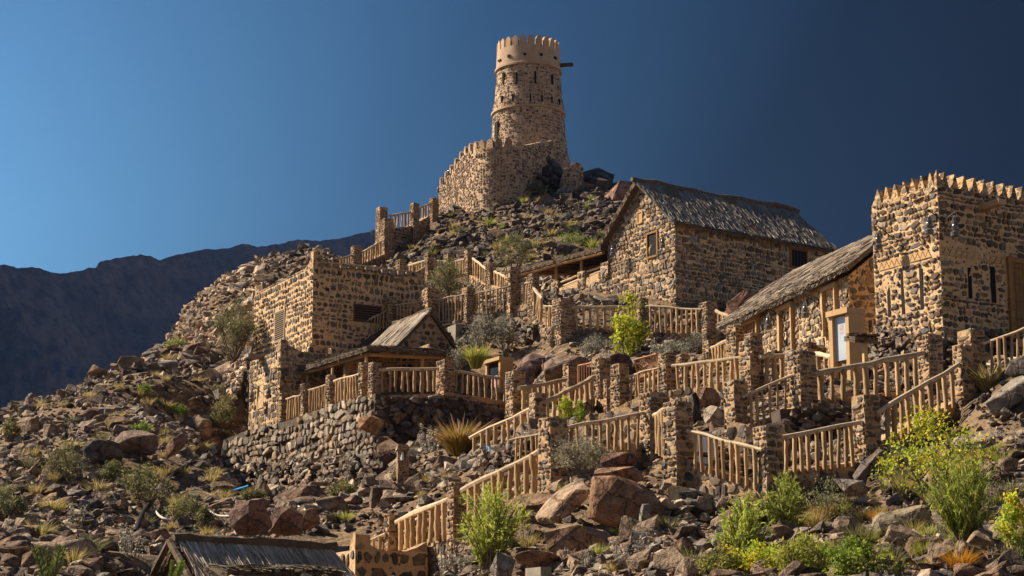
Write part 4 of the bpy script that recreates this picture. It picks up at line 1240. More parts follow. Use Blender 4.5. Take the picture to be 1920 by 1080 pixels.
def art_dark(bo, yl, h):
    mb = MB(); mb.box(.113, .119, .16, yl * .52, h * .42, h * .66); build('printed_panel', mb, M_RED, bo)
    mb = MB(); mb.box(.112, .119, .16, yl * .42, h * .02, h * .34); build('pale_print', mb, M_HOSE, bo)
kiosk(1592, 576, 664, 57.5, 1553, 1621, 'glazed plaster kiosk with pale blue board before the long house', M_PALE, art_pale)
kiosk(937, 668, 764, 87.7, 909, 962, 'small plaster kiosk with dark board behind the descending railing', M_DGLASS, art_dark)
kiosk(806, 545, 600, 100.5, 787, 834, 'plaster kiosk with slanted cap behind the pillar above the hut', M_FRAME)
# tiny thatched canopy right of the kiosk
f = Frame(1606, 632, 56.6, 20)
cn = thing('small_canopy', 'tiny dark thatched canopy on one post beside the glazed kiosk', 'canopy', f.o, f.rz)
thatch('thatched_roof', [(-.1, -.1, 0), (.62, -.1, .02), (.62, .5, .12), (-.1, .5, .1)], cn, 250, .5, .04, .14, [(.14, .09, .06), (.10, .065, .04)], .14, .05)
mb = MB(); mb.box(.25, .37, .05, .17, -1.6, -.13); build('post', mb, M_FRAME, cn)

# ------------------------------------------------------------------ square stone house (left)
fr = FR_SQ
Wd = fr.y_at(475); Lx = fr.x_at(796); H = fr.z_at(0, 0, 500)
sq = thing('square_house', 'big flat roofed house of coursed dark stones with louvred window', 'house', fr.o, fr.rz)
mb = MB(); mb.box(0, Lx, 0, Wd, -3.5, H); build('wall', mb, M_LEFT, sq, rough=(.7, .03))
FOOT.append((fr, -.5, Lx, -.5, Wd + .5))
def fin(c, along, L_, h, t, n=10):
    a = Vector(along); c = Vector(c)
    poly = [c] + [c + a * L_ * k / n + Vector((0, 0, h * (1 - k / n) ** 1.7)) for k in range(n)] + [c + a * L_]
    mb = MB(); mb.prism(poly, Vector(t)); return mb
mbp = fin((.01, .01, H - .03), (1, 0, 0), 1.6, .80, (0, .35, 0)); build('corner_fin', mbp, M_LEFT, sq, rough=(.25, .012))
mbp = fin((.012, .012, H - .03), (0, 1, 0), 1.5, .78, (.34, 0, 0)); build('corner_fin', mbp, M_LEFT, sq, rough=(.25, .012))
mbp = fin((.01, Wd - .01, H - .03), (0, -1, 0), 1.3, .6, (.34, 0, 0)); build('corner_fin', mbp, M_LEFT, sq, rough=(.25, .012))
mbp = fin((Lx - .01, .01, H - .03), (-1, 0, 0), 1.5, .65, (0, .35, 0)); build('corner_fin', mbp, M_LEFT, sq, rough=(.25, .012))
mb = MB(); mb.box(.35, Lx - .3, .03, .35, H - .02, H + .34); build('parapet', mb, M_LEFT, sq, rough=(.4, .05))
mb = MB(); mb.box(.03, .35, .4, Wd - .3, H - .02, H + .12); build('parapet', mb, M_LEFT, sq, rough=(.4, .03))
mb = MB()
for k in range(9):
    x = 1.3 + (Lx - 2) * k / 9; mb.box(x, x + .30, -.28, .1, H - .02 + random.uniform(0, .12), H + .12 + random.uniform(0, .1))
build('stone_drips', mb, M_CONC, sq, rough=(.2, .02))
frame_part(sq, fr, 'y', 517, 534, 584, 638, .07, .05, M_SHUTL, M_SHUT, name='louvred_window', bars=14)
frame_part(sq, fr, 'x', 665, 712, 575, 602, .08, .05, M_SHUT, M_OPENSHADE, name='louvred_window', bars=6)
# annex
fr = FR_ANNEX
Wd = fr.y_at(467); Lx = fr.x_at(640); H = fr.z_at(0, 0, 655)
an = thing('stone_annex', 'lower stone annex with dark doorway in front of the square house', 'annex', fr.o, fr.rz)
mb = MB(); mb.box(0, Lx, 0, Wd, -2, H); build('wall', mb, M_ANNEX, an, rough=(.55, .035))
FOOT.append((fr, -.5, Lx, -.5, Wd + .5))
mbp = fin((.01, .01, H - .03), (1, 0, 0), 1.2, .55, (0, .32, 0)); build('corner_fin', mbp, M_ANNEX, an, rough=(.25, .012))
mbp = fin((.012, .012, H - .03), (0, 1, 0), 1.0, .5, (.32, 0, 0)); build('corner_fin', mbp, M_ANNEX, an, rough=(.25, .012))
for a_, b_ in ((578, 612), (620, 640)):
    mb = MB(); mb.box(fr.x_at(a_), fr.x_at(b_) - .1, .01, .36, H - .03, H + .28); build('merlon', mb, M_ANNEX, an, rough=(.25, .02))
frame_part(an, fr, 'y', 483, 494, 722, 764, .06, .03, M_FRAME, M_OPENSHADE, name='doorway')
y = fr.y_at(490); mb = MB(); mb.box(-.8, .2, y - .25, y + .25, fr.z_at(0, y, 673), fr.z_at(0, y, 666)); build('water_spout', mb, M_CONC, an, rough=(.2, .02))
wall_lantern(fr, 'y', 472, 741, 'whitish oil lantern left of the annex doorway')
wall_lantern(fr, 'y', 504, 733, 'oil lantern right of the annex doorway')

# ------------------------------------------------------------------ hut with pavilion
fr = FR_HUT
Lh = fr.x_at(858); He = fr.z_at(0, 0, 642); R = fr.z_at(Lh / 2, 0, 590)
hut = thing('gabled_hut', 'small gabled hut of dark stones with sunlit thatch behind the pavilion', 'hut', fr.o, fr.rz)
yb = 3.4
mb = MB(); mb.prism([(0, 0, -2.5), (Lh, 0, -2.5), (Lh, 0, He - .35), (Lh / 2, 0, R), (0, 0, He)], (0, yb, 0)); build('wall', mb, M_HUTW, hut, rough=(.5, .02))
FOOT.append((fr, -4.5, Lh + .5, -2.5, yb + 6))
sl = (R - He) / (Lh / 2)
thatch('thatched_roof', [(-.45, yb + .3, He - .45 * sl + .1), (-.45, -.15, He - .45 * sl + .1), (Lh / 2, -.15, R + .2), (Lh / 2, yb + .3, R + .2)], hut, 1500, 1.4, .05, .14, SUNNY, .25, .08)
thatch('thatched_roof', [(Lh + .3, -.15, He - .35 - .1), (Lh + .3, yb + .3, He - .35 - .1), (Lh / 2, yb + .3, R + .19), (Lh / 2, -.15, R + .19)], hut, 300, 1.2, .05, .12, None, .2, .08)
mb = MB(); mb.tube([(Lh / 2, -.3 + (yb + .7) * k / 6, R + .22 + random.uniform(-.03, .05)) for k in range(7)], .09, 7, .2); build('ridge_bundle', mb, M_BARK, hut)
mb = MB(); mb.box(Lh * .38, Lh * .52, -.03, .1, He - .35, He - .22); build('lintel', mb, M_FRAME, hut)
fr = FR_PAV
zr = fr.z_at(0, 0, 652)
Ly = fr.y_at(513, z=2.1); Lx = fr.x_at(858, z=2.1)
zl = fr.z_at(0, Ly, 706); zx = fr.z_at(Lx, 0, 661)
pav = thing('pavilion', 'shady open pavilion with low palm thatch roof on log posts above the terrace wall', 'pavilion', fr.o, fr.rz)
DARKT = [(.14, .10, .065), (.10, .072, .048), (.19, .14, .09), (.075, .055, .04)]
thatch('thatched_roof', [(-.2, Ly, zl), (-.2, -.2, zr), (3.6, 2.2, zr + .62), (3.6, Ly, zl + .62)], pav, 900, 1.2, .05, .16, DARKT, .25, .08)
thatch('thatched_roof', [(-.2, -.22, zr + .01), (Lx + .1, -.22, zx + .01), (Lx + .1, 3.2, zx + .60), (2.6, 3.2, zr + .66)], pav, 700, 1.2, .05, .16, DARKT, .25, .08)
pole(pav, (.0, Ly - .1, zl - .28), (.0, .0, zr - .28), .085); pole(pav, (0, 0, zr - .30), (Lx, 0, zx - .28), .085)
pole(pav, (1.7, Ly - .1, zl - .05), (1.7, .3, zr - .05), .08)
for k in range(9):
    s = (k + .4) / 9; pole(pav, (-.15, Ly * s, zr + (zl - zr) * s - .22), (3.4, Ly * s + .1, zr + (zl - zr) * s + .36), .045, name='rafter')
for k in range(5):
    s = (k + .6) / 5.3; pole(pav, (Lx * s, -.15, zr + (zx - zr) * s - .22), (Lx * s, 3.0, zr + (zx - zr) * s + .34), .045, name='rafter')
for px, py in ((532, 742), (576, 722), (623, 706), (687, 684)):
    y = fr.y_at(px, .05, z=1.3); pole(pav, (.05, y, fr.z_at(.05, y, py + 12)), (.05, y, zr + (zl - zr) * y / Ly - .2), .075, M_POST, 'post')
x = fr.x_at(793, z=1.3); pole(pav, (x, .05, -.3), (x, .05, zr + (zx - zr) * x / Lx - .2), .075, M_POST, 'post')
mb = MB(); mb.box(3.3, 3.6, .8, Ly + .3, -3, zl + .3); build('back_wall', mb, M_HUTW, pav, rough=(.6, .02))
mb = MB(); mb.box(.3, Lx, 3.0, 3.3, -1.5, zr + .25); build('back_wall', mb, M_HUTW, pav, rough=(.6, .02))
mb = MB(); mb.box(.0, Lx + .2, .0, 3.2, -1.6, -.05); mb.prism([(.0, 3.2, -.05), (.0, Ly, -.9), (.0, Ly, -3), (.0, 3.2, -3)], (3.5, 0, 0)); build('floor', mb, M_CONC, pav)

# ------------------------------------------------------------------ thatched hut and parapet house at the bottom edge
fr = FR_LOW
yw = 2 * fr.y_at(342)
R = fr.z_at(0, yw / 2, 1026); sl = .80
H = R - sl * yw / 2
Lr = fr._t(fr.w(0, yw / 2, R), fr.X, 622)
low = thing('thatched_hut', 'thatched hut with reed roof and yellowish gable cut by the bottom edge', 'hut', fr.o, fr.rz)
mb = MB(); mb.prism([(0, 0, -4), (0, yw, -4), (0, yw, H), (0, yw / 2, R), (0, 0, H)], (Lr, 0, 0)); build('wall', mb, M_ANNEX, low, rough=(.5, .02))
FOOT.append((fr, -.5, Lr, -.5, yw + .5))
REED = [(.52, .43, .32), (.38, .31, .23), (.62, .52, .40), (.24, .195, .145), (.45, .35, .24)]
thatch('thatched_roof', [(-.12, -.5, H - .5 * sl + .1), (Lr, -.5, H - .5 * sl + .1), (Lr, yw / 2, R + .16), (-.12, yw / 2, R + .16)], low, 5200, 1.0, .032, .12, REED, .3, .03, lift=.035)
thatch('thatched_roof', [(Lr, yw + .5, H - .5 * sl + .1), (-.12, yw + .5, H - .5 * sl + .1), (-.12, yw / 2, R + .15), (Lr, yw / 2, R + .15)], low, 500, 1.0, .04, .12, REED, .3, .03)
mb = MB(); m = 12; mb.tube([(-.2 + (Lr + .3) * k / m, yw / 2 + random.uniform(-.02, .02), R + .2 + random.uniform(-.02, .03)) for k in range(m + 1)], [random.uniform(.10, .13) for _ in range(m + 1)], 7, .15); build('ridge_bundle', mb, M_BARK, low)
for s in (-1, 1):
    pole(low, (-.28, yw / 2, R + .12), (-.28, yw / 2 + s * (yw / 2 + .45), H - .45 * sl + .0), .085, M_BARK, 'barge_pole')
# lower porch roof in front
fr = FR_LOW
xa = fr.x_at(425, -1.3, z=0); xb = fr.x_at(640, -1.3, z=0)
zpa, zpb = fr.z_at(xa, -1.3, 1071), fr.z_at(xb, -1.3, 1073)
po = thing('porch_roof', 'low porch roof edge of thatch and poles along the bottom edge', 'porch', fr.o, fr.rz)
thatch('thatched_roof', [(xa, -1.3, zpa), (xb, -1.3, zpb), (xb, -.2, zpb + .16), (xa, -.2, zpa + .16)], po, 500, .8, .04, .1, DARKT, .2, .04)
pole(po, (xa + .1, -1.25, zpa - .16), (xb - .1, -1.25, zpb - .16), .08)
for s in (.05, .95):
    pole(po, (xa + (xb - xa) * s, -1.2, -4), (xa + (xb - xa) * s, -1.2, zpa - .2), .08, M_POST, 'post')
fr = FR_PARA
Wd = fr.y_at(537); Lx = fr.x_at(803); H = fr.z_at(0, 0, 1030)
pa = thing('parapet_house', 'flat house with dark boulders set in its yellow parapet at the bottom edge', 'house', fr.o, fr.rz)
mb = MB(); mb.box(0, Lx, 0, Wd, -4, H); build('wall', mb, M_PARA, pa, rough=(.5, .025))
FOOT.append((fr, -.5, Lx + .2, -.5, Wd + .5))
mbp = fin((.01, .01, H - .03), (1, 0, 0), .9, .42, (0, .4, 0)); build('corner_fin', mbp, M_PARA, pa, rough=(.2, .02))
mbp = fin((.012, .012, H - .03), (0, 1, 0), .5, .40, (.4, 0, 0)); build('corner_fin', mbp, M_PARA, pa, rough=(.2, .02))
mbp = fin((Lx - .01, .01, H - .03), (-1, 0, 0), .9, .28, (0, .45, 0)); build('corner_fin', mbp, M_KERB, pa, rough=(.2, .03))
mb = MB(); y = fr.y_at(580); z = fr.z_at(-.5, y, 1063)
for k in range(6): mb.box(-1.3, .2, y - 1.0 + k * .42, y - .9 + k * .42, z - .06, z + .04)
build('pergola_beams', mb, M_BEAM, pa)
mb = MB(); mb.box(-.02, .35, fr.y_at(541), fr.y_at(534), H - .3, H + .42); build('chimney_stone', mb, M_KERB, pa, rough=(.2, .03))

# ------------------------------------------------------------------ round watchtower
TX = W(991, 300, 166); ty = TX.y
def rad_at(hw): return hw / F * 166
zb_ = zat(ty, 318)
def tz(py): return zat(ty - 2.6, py) - zb_
tower = thing('watchtower', 'round stone watchtower with plastered battlements on the hilltop', 'watchtower', Vector((TX.x, ty, zb_)))
def tower_part(name, prof, mat, amp, seg=56, sub=.35):
    P = []
    for (r0, z0), (r1, z1) in zip(prof, prof[1:]):
        m = max(1, int(abs(z1 - z0) / sub))
        for k in range(m): P.append((r0 + (r1 - r0) * k / m, z0 + (z1 - z0) * k / m))
    P.append(prof[-1])
    mb = MB(); mb.lathe(P, seg)
    for v in mb.bm.verts:
        v.co += mnoise.noise_vector(v.co * 1.5) * amp + mnoise.noise_vector(v.co * 4.3) * amp * .6
    ob = build(name, mb, mat, tower, smooth=50)
    if name == 'shaft':
        fs = []
        NSEC = 36
        for (r0, z0), (r1, z1) in zip(prof, prof[1:]):
            for k in range(NSEC):
                a0, a1 = 2 * math.pi * k / NSEC, 2 * math.pi * (k + 1) / NSEC
                pts = [Vector((r0 * math.cos(a0), r0 * math.sin(a0), z0)), Vector((r0 * math.cos(a1), r0 * math.sin(a1), z0)), Vector((r1 * math.cos(a1), r1 * math.sin(a1), z1)), Vector((r1 * math.cos(a0), r1 * math.sin(a0), z1))]
                n_ = (pts[1] - pts[0]).cross(pts[3] - pts[0]).normalized()
                fs.append((pts, n_))
        FACES[ob.name] = fs
    return ob
rt = rad_at
tower_part('shaft', [(rt(83), -2.5), (rt(80), tz(300)), (rt(72.5), tz(270)), (rt(68.5), tz(232)), (rt(66.5), tz(196))], M_TOWER, .06)
tower_part('shaft', [(rt(67), tz(199)), (rt(66.8), tz(186)), (rt(63.5), tz(172)), (rt(60.5), tz(135)), (rt(59.5), tz(112))], M_TOWER, .05)
tower_part('string_course', [(rt(66), tz(201.5)), (rt(70.4), tz(200.5)), (rt(70.4), tz(197)), (rt(66), tz(196))], M_PLASTER, .012)
tower_part('string_course', [(rt(60), tz(119)), (rt(63.6), tz(118.5)), (rt(63.6), tz(115)), (rt(60), tz(113))], M_PLASTER, .012)
tower_part('parapet', [(rt(61), tz(116)), (rt(61.2), tz(112)), (rt(59.8), tz(82)), (rt(55), tz(81))], M_PLASTER, .025)
NM = 24
for k in range(NM):
    a = 2 * math.pi * (k + .3) / NM
    c, s_ = math.cos(a), math.sin(a); rr = rt(59.3)
    ww = 2 * math.pi * rr / NM * .37; hh = tz(63.5) - tz(82)
    mb = MB(); poly = []
    prof = [(-1, -.05), (1, -.05), (1, .62), (.82, .78), (.5, .92), (0, 1), (-.5, .92), (-.82, .78), (-1, .62)]
    poly = [(rr * c - s_ * u * ww, rr * s_ + c * u * ww, tz(82) + v * hh) for u, v in prof]
    mb.prism(poly, (-.30 * c, -.30 * s_, 0)); build('merlon', mb, M_PLASTER, tower, rough=(.2, .012))
def tower_slit(px, py0, py1, wpx, hw, name='arrow_slit', mat=M_OPENSHADE):
    r = rt(hw)
    sx = (px - 991) / hw; sx = max(-.97, min(.97, sx))
    a = math.asin(sx) - math.pi / 2
    w = wpx / F * 166 / 2 / max(.35, math.sqrt(1 - sx * sx))
    mb = MB(); c, s_ = math.cos(a), math.sin(a)  # solid box proud of the drum, its dark colour standing for shade within
    zt_, zb2 = tz(py0), tz(py1)
    # tz refers to the front of the drum; sides lie further back
    dy = (r * s_ + 2.6)
    k = math.tan(PITCH + math.atan((540 - py0) / F)) * dy
    pts = []
    for z in (zb2 + k, zt_ + k):
        po_ = .10 if name == 'doorway' else .13
        for u, q in ((-w, po_), (w, po_), (w, -.5), (-w, -.5)):
            pts.append(((r + q) * c - s_ * u, (r + q) * s_ + c * u, z))
    mb.hexa(pts); return build(name, mb, mat, tower)
for px, a, b in ((945, 137, 157), (969, 137, 158), (1003, 134, 156), (1034, 141, 159)): tower_slit(px, a, b, 3.0, 60.2)
for px, a, b in ((942, 180, 192), (962, 177, 191), (994, 176, 191), (1015, 179, 191), (1033, 182, 193), (1047, 186, 197)): tower_slit(px, a, b, 2.2, 65.0)
for px, a, b, hw_ in ((955, 103, 108, 60.2), (984, 100, 104, 60.2), (1014, 100.5, 105, 60.2), (1040, 107, 111, 60.2), (938, 112, 115, 60.2)): tower_slit(px, a, b, 4.6, hw_ - .4, 'drain_hole')
tower_slit(932, 229, 266, 6, 69.0, 'doorway')
pole(tower, (rt(57), -.3, tz(106)), (rt(84), -.6, tz(106.5)), .17, M_SHUT, 'beam')

# curtain wall round the foot of the tower
CUR = [(1048, 262, 322, 162), (1015, 266, 342, 159.6), (985, 272, 352, 157.6), (955, 274, 366, 156.2), (925, 276, 384, 155.8), (900, 279, 396, 156.6), (882, 284, 402, 158.4), (868, 293, 402, 161.0), (853, 312, 398, 165), (838, 332, 388, 169.5), (823, 350, 376, 174)]
fine = []
for a, b in zip(CUR, CUR[1:]):
    i0 = CUR.index(a); p0_, p3_ = CUR[max(0, i0 - 1)], CUR[min(len(CUR) - 1, i0 + 2)]
    for k in range(5):
        u = k / 5
        fine.append(tuple(.5 * (2 * a[i] + (b[i] - p0_[i]) * u + (2 * p0_[i] - 5 * a[i] + 4 * b[i] - p3_[i]) * u * u + (3 * a[i] - p0_[i] - 3 * b[i] + p3_[i]) * u ** 3) for i in range(4)))
fine.append(CUR[-1])
o0 = W(*[CUR[5][0], CUR[5][2], CUR[5][3]])
fort = thing('fort_wall', 'curved stone fort wall with rounded merlons sweeping below the watchtower', 'fort wall', o0)
w_ = wall_strip('wall', None, fine, .7, M_TOWER, 1.8, rough=(.45, .05))
w_.parent = fort; w_.location = W(fine[0][0], fine[0][1], fine[0][3]) - o0
for s in [i * .62 + 3.05 for i in range(12)] :
    i = int(s); 
    if i >= len(CUR) - 1: break
    u = s - i; a, b = CUR[i], CUR[i + 1]
    q = [a[j] + (b[j] - a[j]) * u for j in range(4)]
    p = W(q[0], q[1] + 2, q[3]); tdir = (W(b[0], b[1], b[3]) - W(a[0], a[1], a[3])); tdir.z = 0; tdir.normalize()
    nn = Vector((-tdir.y, tdir.x, 0)); nn = nn if nn.y > 0 else -nn
    mb = MB(); poly = [p - o0 + tdir * (u_ * .30) + Vector((0, 0, v_ * .80)) for u_, v_ in ((-1, -.1), (1, -.1), (1, .55), (.7, .82), (0, 1), (-.7, .82), (-1, .55))]
    mb.prism(poly, nn * .35); build('merlon', mb, M_TOWER, fort, rough=(.25, .02))
for (px, py, d, lab) in ((853, 316, 164.6, 'black hanging lantern highest on the fort wall'), (843, 333, 167.6, 'black hanging lantern in the middle of the fort wall'), (833, 349, 170.6, 'black hanging lantern lowest on the fort wall')):
    lantern(W(px, py, d), Vector((-.9, -.45, 0)), lab, .55, .62)
b_ = wall_strip('ruined_wall', 'pale stub of ruined wall among dark boulders right of the tower', [(1050, 346, 376, 157.4), (1057, 314, 374, 157.0), (1080, 303, 370, 156.8), (1093, 310, 366, 157.6)], 1.3, M_TOWER, 1.2, (.3, .06))
# ------------------------------------------------------------------ stones set in the mortar of every wall
SD = [(.068, .056, .048), (.125, .092, .067), (.17, .112, .07), (.09, .085, .083), (.22, .163, .115), (.14, .118, .10), (.105, .072, .05), (.185, .15, .118)]
SWM = [(.11, .092, .078), (.20, .148, .10), (.155, .14, .13), (.25, .172, .108), (.155, .112, .077), (.29, .225, .16), (.21, .178, .143), (.13, .096, .07)]
SPIL = [(c[0] * 1.3, c[1] * 1.24, c[2] * 1.16) for c in SD]
SDD = [(c[0] * .8, c[1] * .78, c[2] * .76) for c in SD]
STW = [(.16, .115, .082), (.24, .17, .12), (.31, .225, .16), (.20, .145, .105), (.11, .082, .064)]
def stones_of(root, names, *a, **k):
    for ch in list(root.children):
        if ch.name.split('.')[0] in names and ch.name in FACES: lay_stones(ch, root.name, *a, **k)
stones_of(house, ('wall',), .235, .15, .42, .95, .93, .05, SWM, tilt=.12, jit=.13)
stones_of(tw, ('wall', 'pier'), .25, .16, .42, .95, .92, .05, SWM, tilt=.12, jit=.13)
stones_of(cas, ('wall',), .185, .13, .40, .90, .78, .05, [(c[0] * 1.15, c[1] * 1.12, c[2] * 1.08) for c in SD], skip=.03, tilt=.10, jit=.14)
stones_of(lng, ('wall', 'gable'), .25, .14, .38, .93, .92, .05, SWM, tilt=.15, jit=.14)
stones_of(sq, ('wall', 'parapet'), .27, .20, .37, .80, .76, .04, SD, skip=.03, tilt=.10, jit=.15)
stones_of(an, ('wall', 'merlon'), .30, .18, .44, .93, .90, .045, SWM, tilt=.14, jit=.14)
stones_of(hut, ('wall',), .38, .30, .58, .78, .78, .03, SDD, skip=.06, tilt=.15, mortar=M_MORTARD)
stones_of(low, ('wall',), .28, .2, .40, .80, .80, .035, SWM, tilt=.2)
stones_of(pa, ('wall',), .34, .22, .50, .74, .76, .04, SDD, skip=.04, tilt=.15)
for ch in list(tower.children):
    if ch.name.split('.')[0] == 'shaft' and ch.name in FACES: lay_stones(ch, '', .24, .16, .40, .82, .74, .042, STW, skip=.24, tilt=.14, jit=.2, mortar=M_TOWERM)
for ch in list(fort.children):
    if ch.name.split('.')[0] == 'wall' and ch.name in FACES: lay_stones(ch, '', .25, .17, .42, .84, .76, .065, STW, skip=.18, tilt=.14, jit=.2, mortar=M_TOWERM)
o = bpy.data.objects['ruined_wall']; lay_stones(o, '', .26, .18, .42, .88, .82, .09, STW, tilt=.2, jit=.2, mortar=M_TOWERM)
for o in list(COL.objects):
    if o.parent is None and o.name in FACES:
        nm = o.name.split('.')[0]
        if nm == 'stone_pillar': lay_stones(o, '', .115, .10, .29, .90, .78, .034, SPIL, skip=.06, tilt=.10, jit=.15, mortar=M_MORTARD)
        elif nm == 'stone_wall': lay_stones(o, '', .23, .16, .42, .93, .88, .05, SWM + SD, skip=.02, tilt=.14, jit=.15, mortar=M_MORTARD)
GRYS = [(.24, .195, .15), (.18, .145, .115), (.30, .25, .195), (.135, .115, .10), (.22, .16, .11), (.27, .225, .18)]
o = wall_strip('retaining_wall', 'sunlit retaining wall of grey fitted stones under the pavilion terrace', [(420, 824, 888, 96.2), (470, 806, 894, 94), (525, 793, 890, 91.6), (600, 767, 872, 88.2), (672, 745, 864, 85.0), (703, 739, 862, 83.8)], .4, M_KERB, 1.5, (.5, .06))
lay_stones(o, '', .31, .20, .66, .98, .96, .11, GRYS, tilt=.26, jit=.24, mortar=M_CORE)
# ------------------------------------------------------------------ dry stone walls
def dry_wall(label, pts, smin, smax, weights=None, tint=1.0, thick=.5, lean=.12, seed=1, fill=2.6, extra=None):
    """pts: (px, top, foot, d). Stones are piled in the face of a rubble core."""
    core_pts = [(a[0], a[1] + 3, a[2], a[3]) for a in pts]
    P = [W(a[0], a[1], a[3]) for a in pts]; B = [W(a[0], a[2], a[3]) for a in pts]
    root = thing('dry_stone_wall', label, 'wall', B[0])
    core = wall_strip('rubble_core', None, core_pts, thick, M_CORE, 1.2, (.5, .05)); core.parent = root; core.location = W(*[core_pts[0][i] for i in (0, 1, 3)]) - B[0]
    pos = []; yaw = []
    for i in range(len(P) - 1):
        t_ = P[i + 1] - P[i]; L = Vector((t_.x, t_.y, 0)).length
        h = (P[i].z - B[i].z + P[i + 1].z - B[i + 1].z) / 2 + .5
        n = int(L * h / ((smin + smax) / 2) ** 2 * fill)
        tn = Vector((t_.x, t_.y, 0)).normalized(); nn = Vector((tn.y, -tn.x, 0)); nn = nn if nn.y < 0 else -nn
        for k in range(n):
            u, v = RNG.random(), RNG.random()
            top = P[i].lerp(P[i + 1], u); bot = B[i].lerp(B[i + 1], u); bot = Vector((top.x, top.y, bot.z - .5))
            p = bot.lerp(top, v) + nn * (RNG.uniform(-.02, .10) + lean * (1 - v) * (top.z - bot.z))
            pos.append(p - B[0]); yaw.append(math.atan2(tn.y, tn.x))
    n = len(pos); pos = np.array([p[:] for p in pos])
    sz = RNG.uniform(smin, smax, n) * RNG.choice([.7, 1, 1, 1.35], n)
    s3 = np.stack([sz * RNG.uniform(.85, 1.25, n), sz * .8, sz * RNG.uniform(.7, 1.1, n) * 1.15], 1)
    R = np.array([Matrix.Rotation(yaw[i] + RNG.uniform(-.4, .4), 3, 'Z') @ Matrix.Rotation(RNG.uniform(-.35, .35), 3, 'Y') @ Matrix.Rotation(RNG.uniform(-.3, .3), 3, 'X') for i in range(n)])
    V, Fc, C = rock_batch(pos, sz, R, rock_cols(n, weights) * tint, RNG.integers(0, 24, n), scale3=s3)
    np_mesh('stone_facing', V, Fc, M_ROCK, root, C)
    return root
GREYW = np.array([.12, .05, .14, .2, .24, .05, .1, .1]); GREYW /= GREYW.sum()
DARKW = np.array([.16, .16, .22, .08, .14, .1, .12, .02]); DARKW /= DARKW.sum()
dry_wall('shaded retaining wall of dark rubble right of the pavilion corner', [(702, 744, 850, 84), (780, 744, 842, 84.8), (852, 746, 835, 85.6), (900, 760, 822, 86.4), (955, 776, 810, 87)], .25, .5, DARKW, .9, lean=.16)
dry_wall('rubble bank below the sunlit pavilion retaining wall', [(450, 870, 925, 86), (560, 862, 915, 81), (650, 852, 905, 77.5), (720, 850, 900, 75.5)], .22, .45, GREYW, .95, lean=.5)
dry_wall('rubble footing of dark stones under the sunny tower house wall', [(1625, 640, 720, 61.8), (1650, 615, 718, 61.2), (1700, 622, 716, 60.2), (1768, 634, 712, 58.9)], .14, .30, DARKW, 1.0, lean=.22)
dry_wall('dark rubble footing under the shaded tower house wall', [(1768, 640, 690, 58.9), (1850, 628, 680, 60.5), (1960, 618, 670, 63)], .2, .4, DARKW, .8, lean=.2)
dry_wall('bank of dark cobbles between the squat pillar and the ten poled railing', [(1465, 766, 812, 49.2), (1540, 762, 812, 49.6), (1608, 758, 806, 50)], .16, .32, DARKW, .9, lean=.25)
dry_wall('rubble bank below the sunlit footing of the middle path', [(838, 606, 650, 96.6), (900, 604, 660, 95.4), (960, 598, 650, 94), (1000, 606, 640, 92)], .25, .45, GREYW, .9, lean=.35)
dry_wall('rough stone bank beside the fountain grass and blue hose', [(895, 850, 900, 57), (940, 835, 890, 56.4), (1000, 812, 880, 55)], .2, .38, GREYW, 1.0, lean=.3)
dry_wall('whitish stone patch on the slope left of the annex', [(428, 690, 755, 102), (450, 672, 750, 101), (466, 668, 745, 100)], .2, .34, None, 2.2, lean=.3)
dry_wall('bank of grey cobbles spilling down right of the huge rounded boulder', [(1252, 905, 1000, 41.2), (1310, 920, 1010, 40.8), (1400, 945, 1010, 40.3), (1460, 950, 1000, 40)], .16, .40, GREYW, 1.0, lean=.55)
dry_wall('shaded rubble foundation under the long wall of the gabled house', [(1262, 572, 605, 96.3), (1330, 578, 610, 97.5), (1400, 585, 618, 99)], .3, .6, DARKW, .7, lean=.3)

# ------------------------------------------------------------------ large named boulders
def boulder(px0, px1, pyt, pyb, d, label, pal, seed, slab=False, yaw=None, tilt=(0, 0), aspect=None):
    wx = (px1 - px0) / F * d; hz = (pyb - pyt) / F * d
    c = W((px0 + px1) / 2, (pyt + pyb) / 2, d)
    r = random.Random(seed)
    V, Fc = fine_rock(seed, slab, 13 if d > 140 else 20)
    R = np.array(Matrix.Rotation(tilt[0], 3, 'Y') @ Matrix.Rotation(tilt[1], 3, 'X') @ Matrix.Rotation(yaw if yaw is not None else r.uniform(0, 6), 3, 'Z'))
    V = V @ R.T
    ext = V.max(0) - V.min(0)
    V = V / ext * np.array([wx * 1.04, max(wx, hz) * (aspect or .8), hz * 1.06])
    bm = None
    C = np.tile(np.array(pal) * 1.35, (len(V), 1))
    o = np_mesh('boulder', V, Fc, M_ROCK, None, C, True, c)
    return tag(o, label, 'boulder')
BROWN, REDB, GREYB, TANB, DARKB = (.17, .105, .07), (.16, .085, .058), (.15, .13, .115), (.23, .165, .115), (.075, .062, .055)
boulder(1106, 1242, 893, 985, 40.8, 'huge rounded reddish brown boulder below the stepped pillar', (.175, .10, .062), 701, yaw=.4)
boulder(1126, 1192, 850, 884, 42.5, 'flat topped dark red boulder balanced above the huge rounded one', (.10, .055, .042), 702)
boulder(1112, 1205, 876, 902, 42.0, 'thin brown slab lying between the two stacked boulders', BROWN, 703, True)
boulder(1008, 1106, 902, 982, 41.5, 'tan slab leaning up to the right beside the huge boulder', TANB, 704, True, yaw=.3, tilt=(-.62, .35))
boulder(950, 1050, 922, 972, 43.0, 'flat brown slab lying left of the leaning tan slab', BROWN, 705, True, tilt=(-.1, .3))
boulder(1022, 1150, 988, 1052, 38.5, 'broad tan boulder on the lower bank under the leaning slab', (.19, .125, .08), 706, tilt=(.15, 0))
boulder(966, 1056, 1034, 1062, 37.0, 'long flat stone beam right of the tamarisk foot', BROWN, 707, True, tilt=(.1, 0))
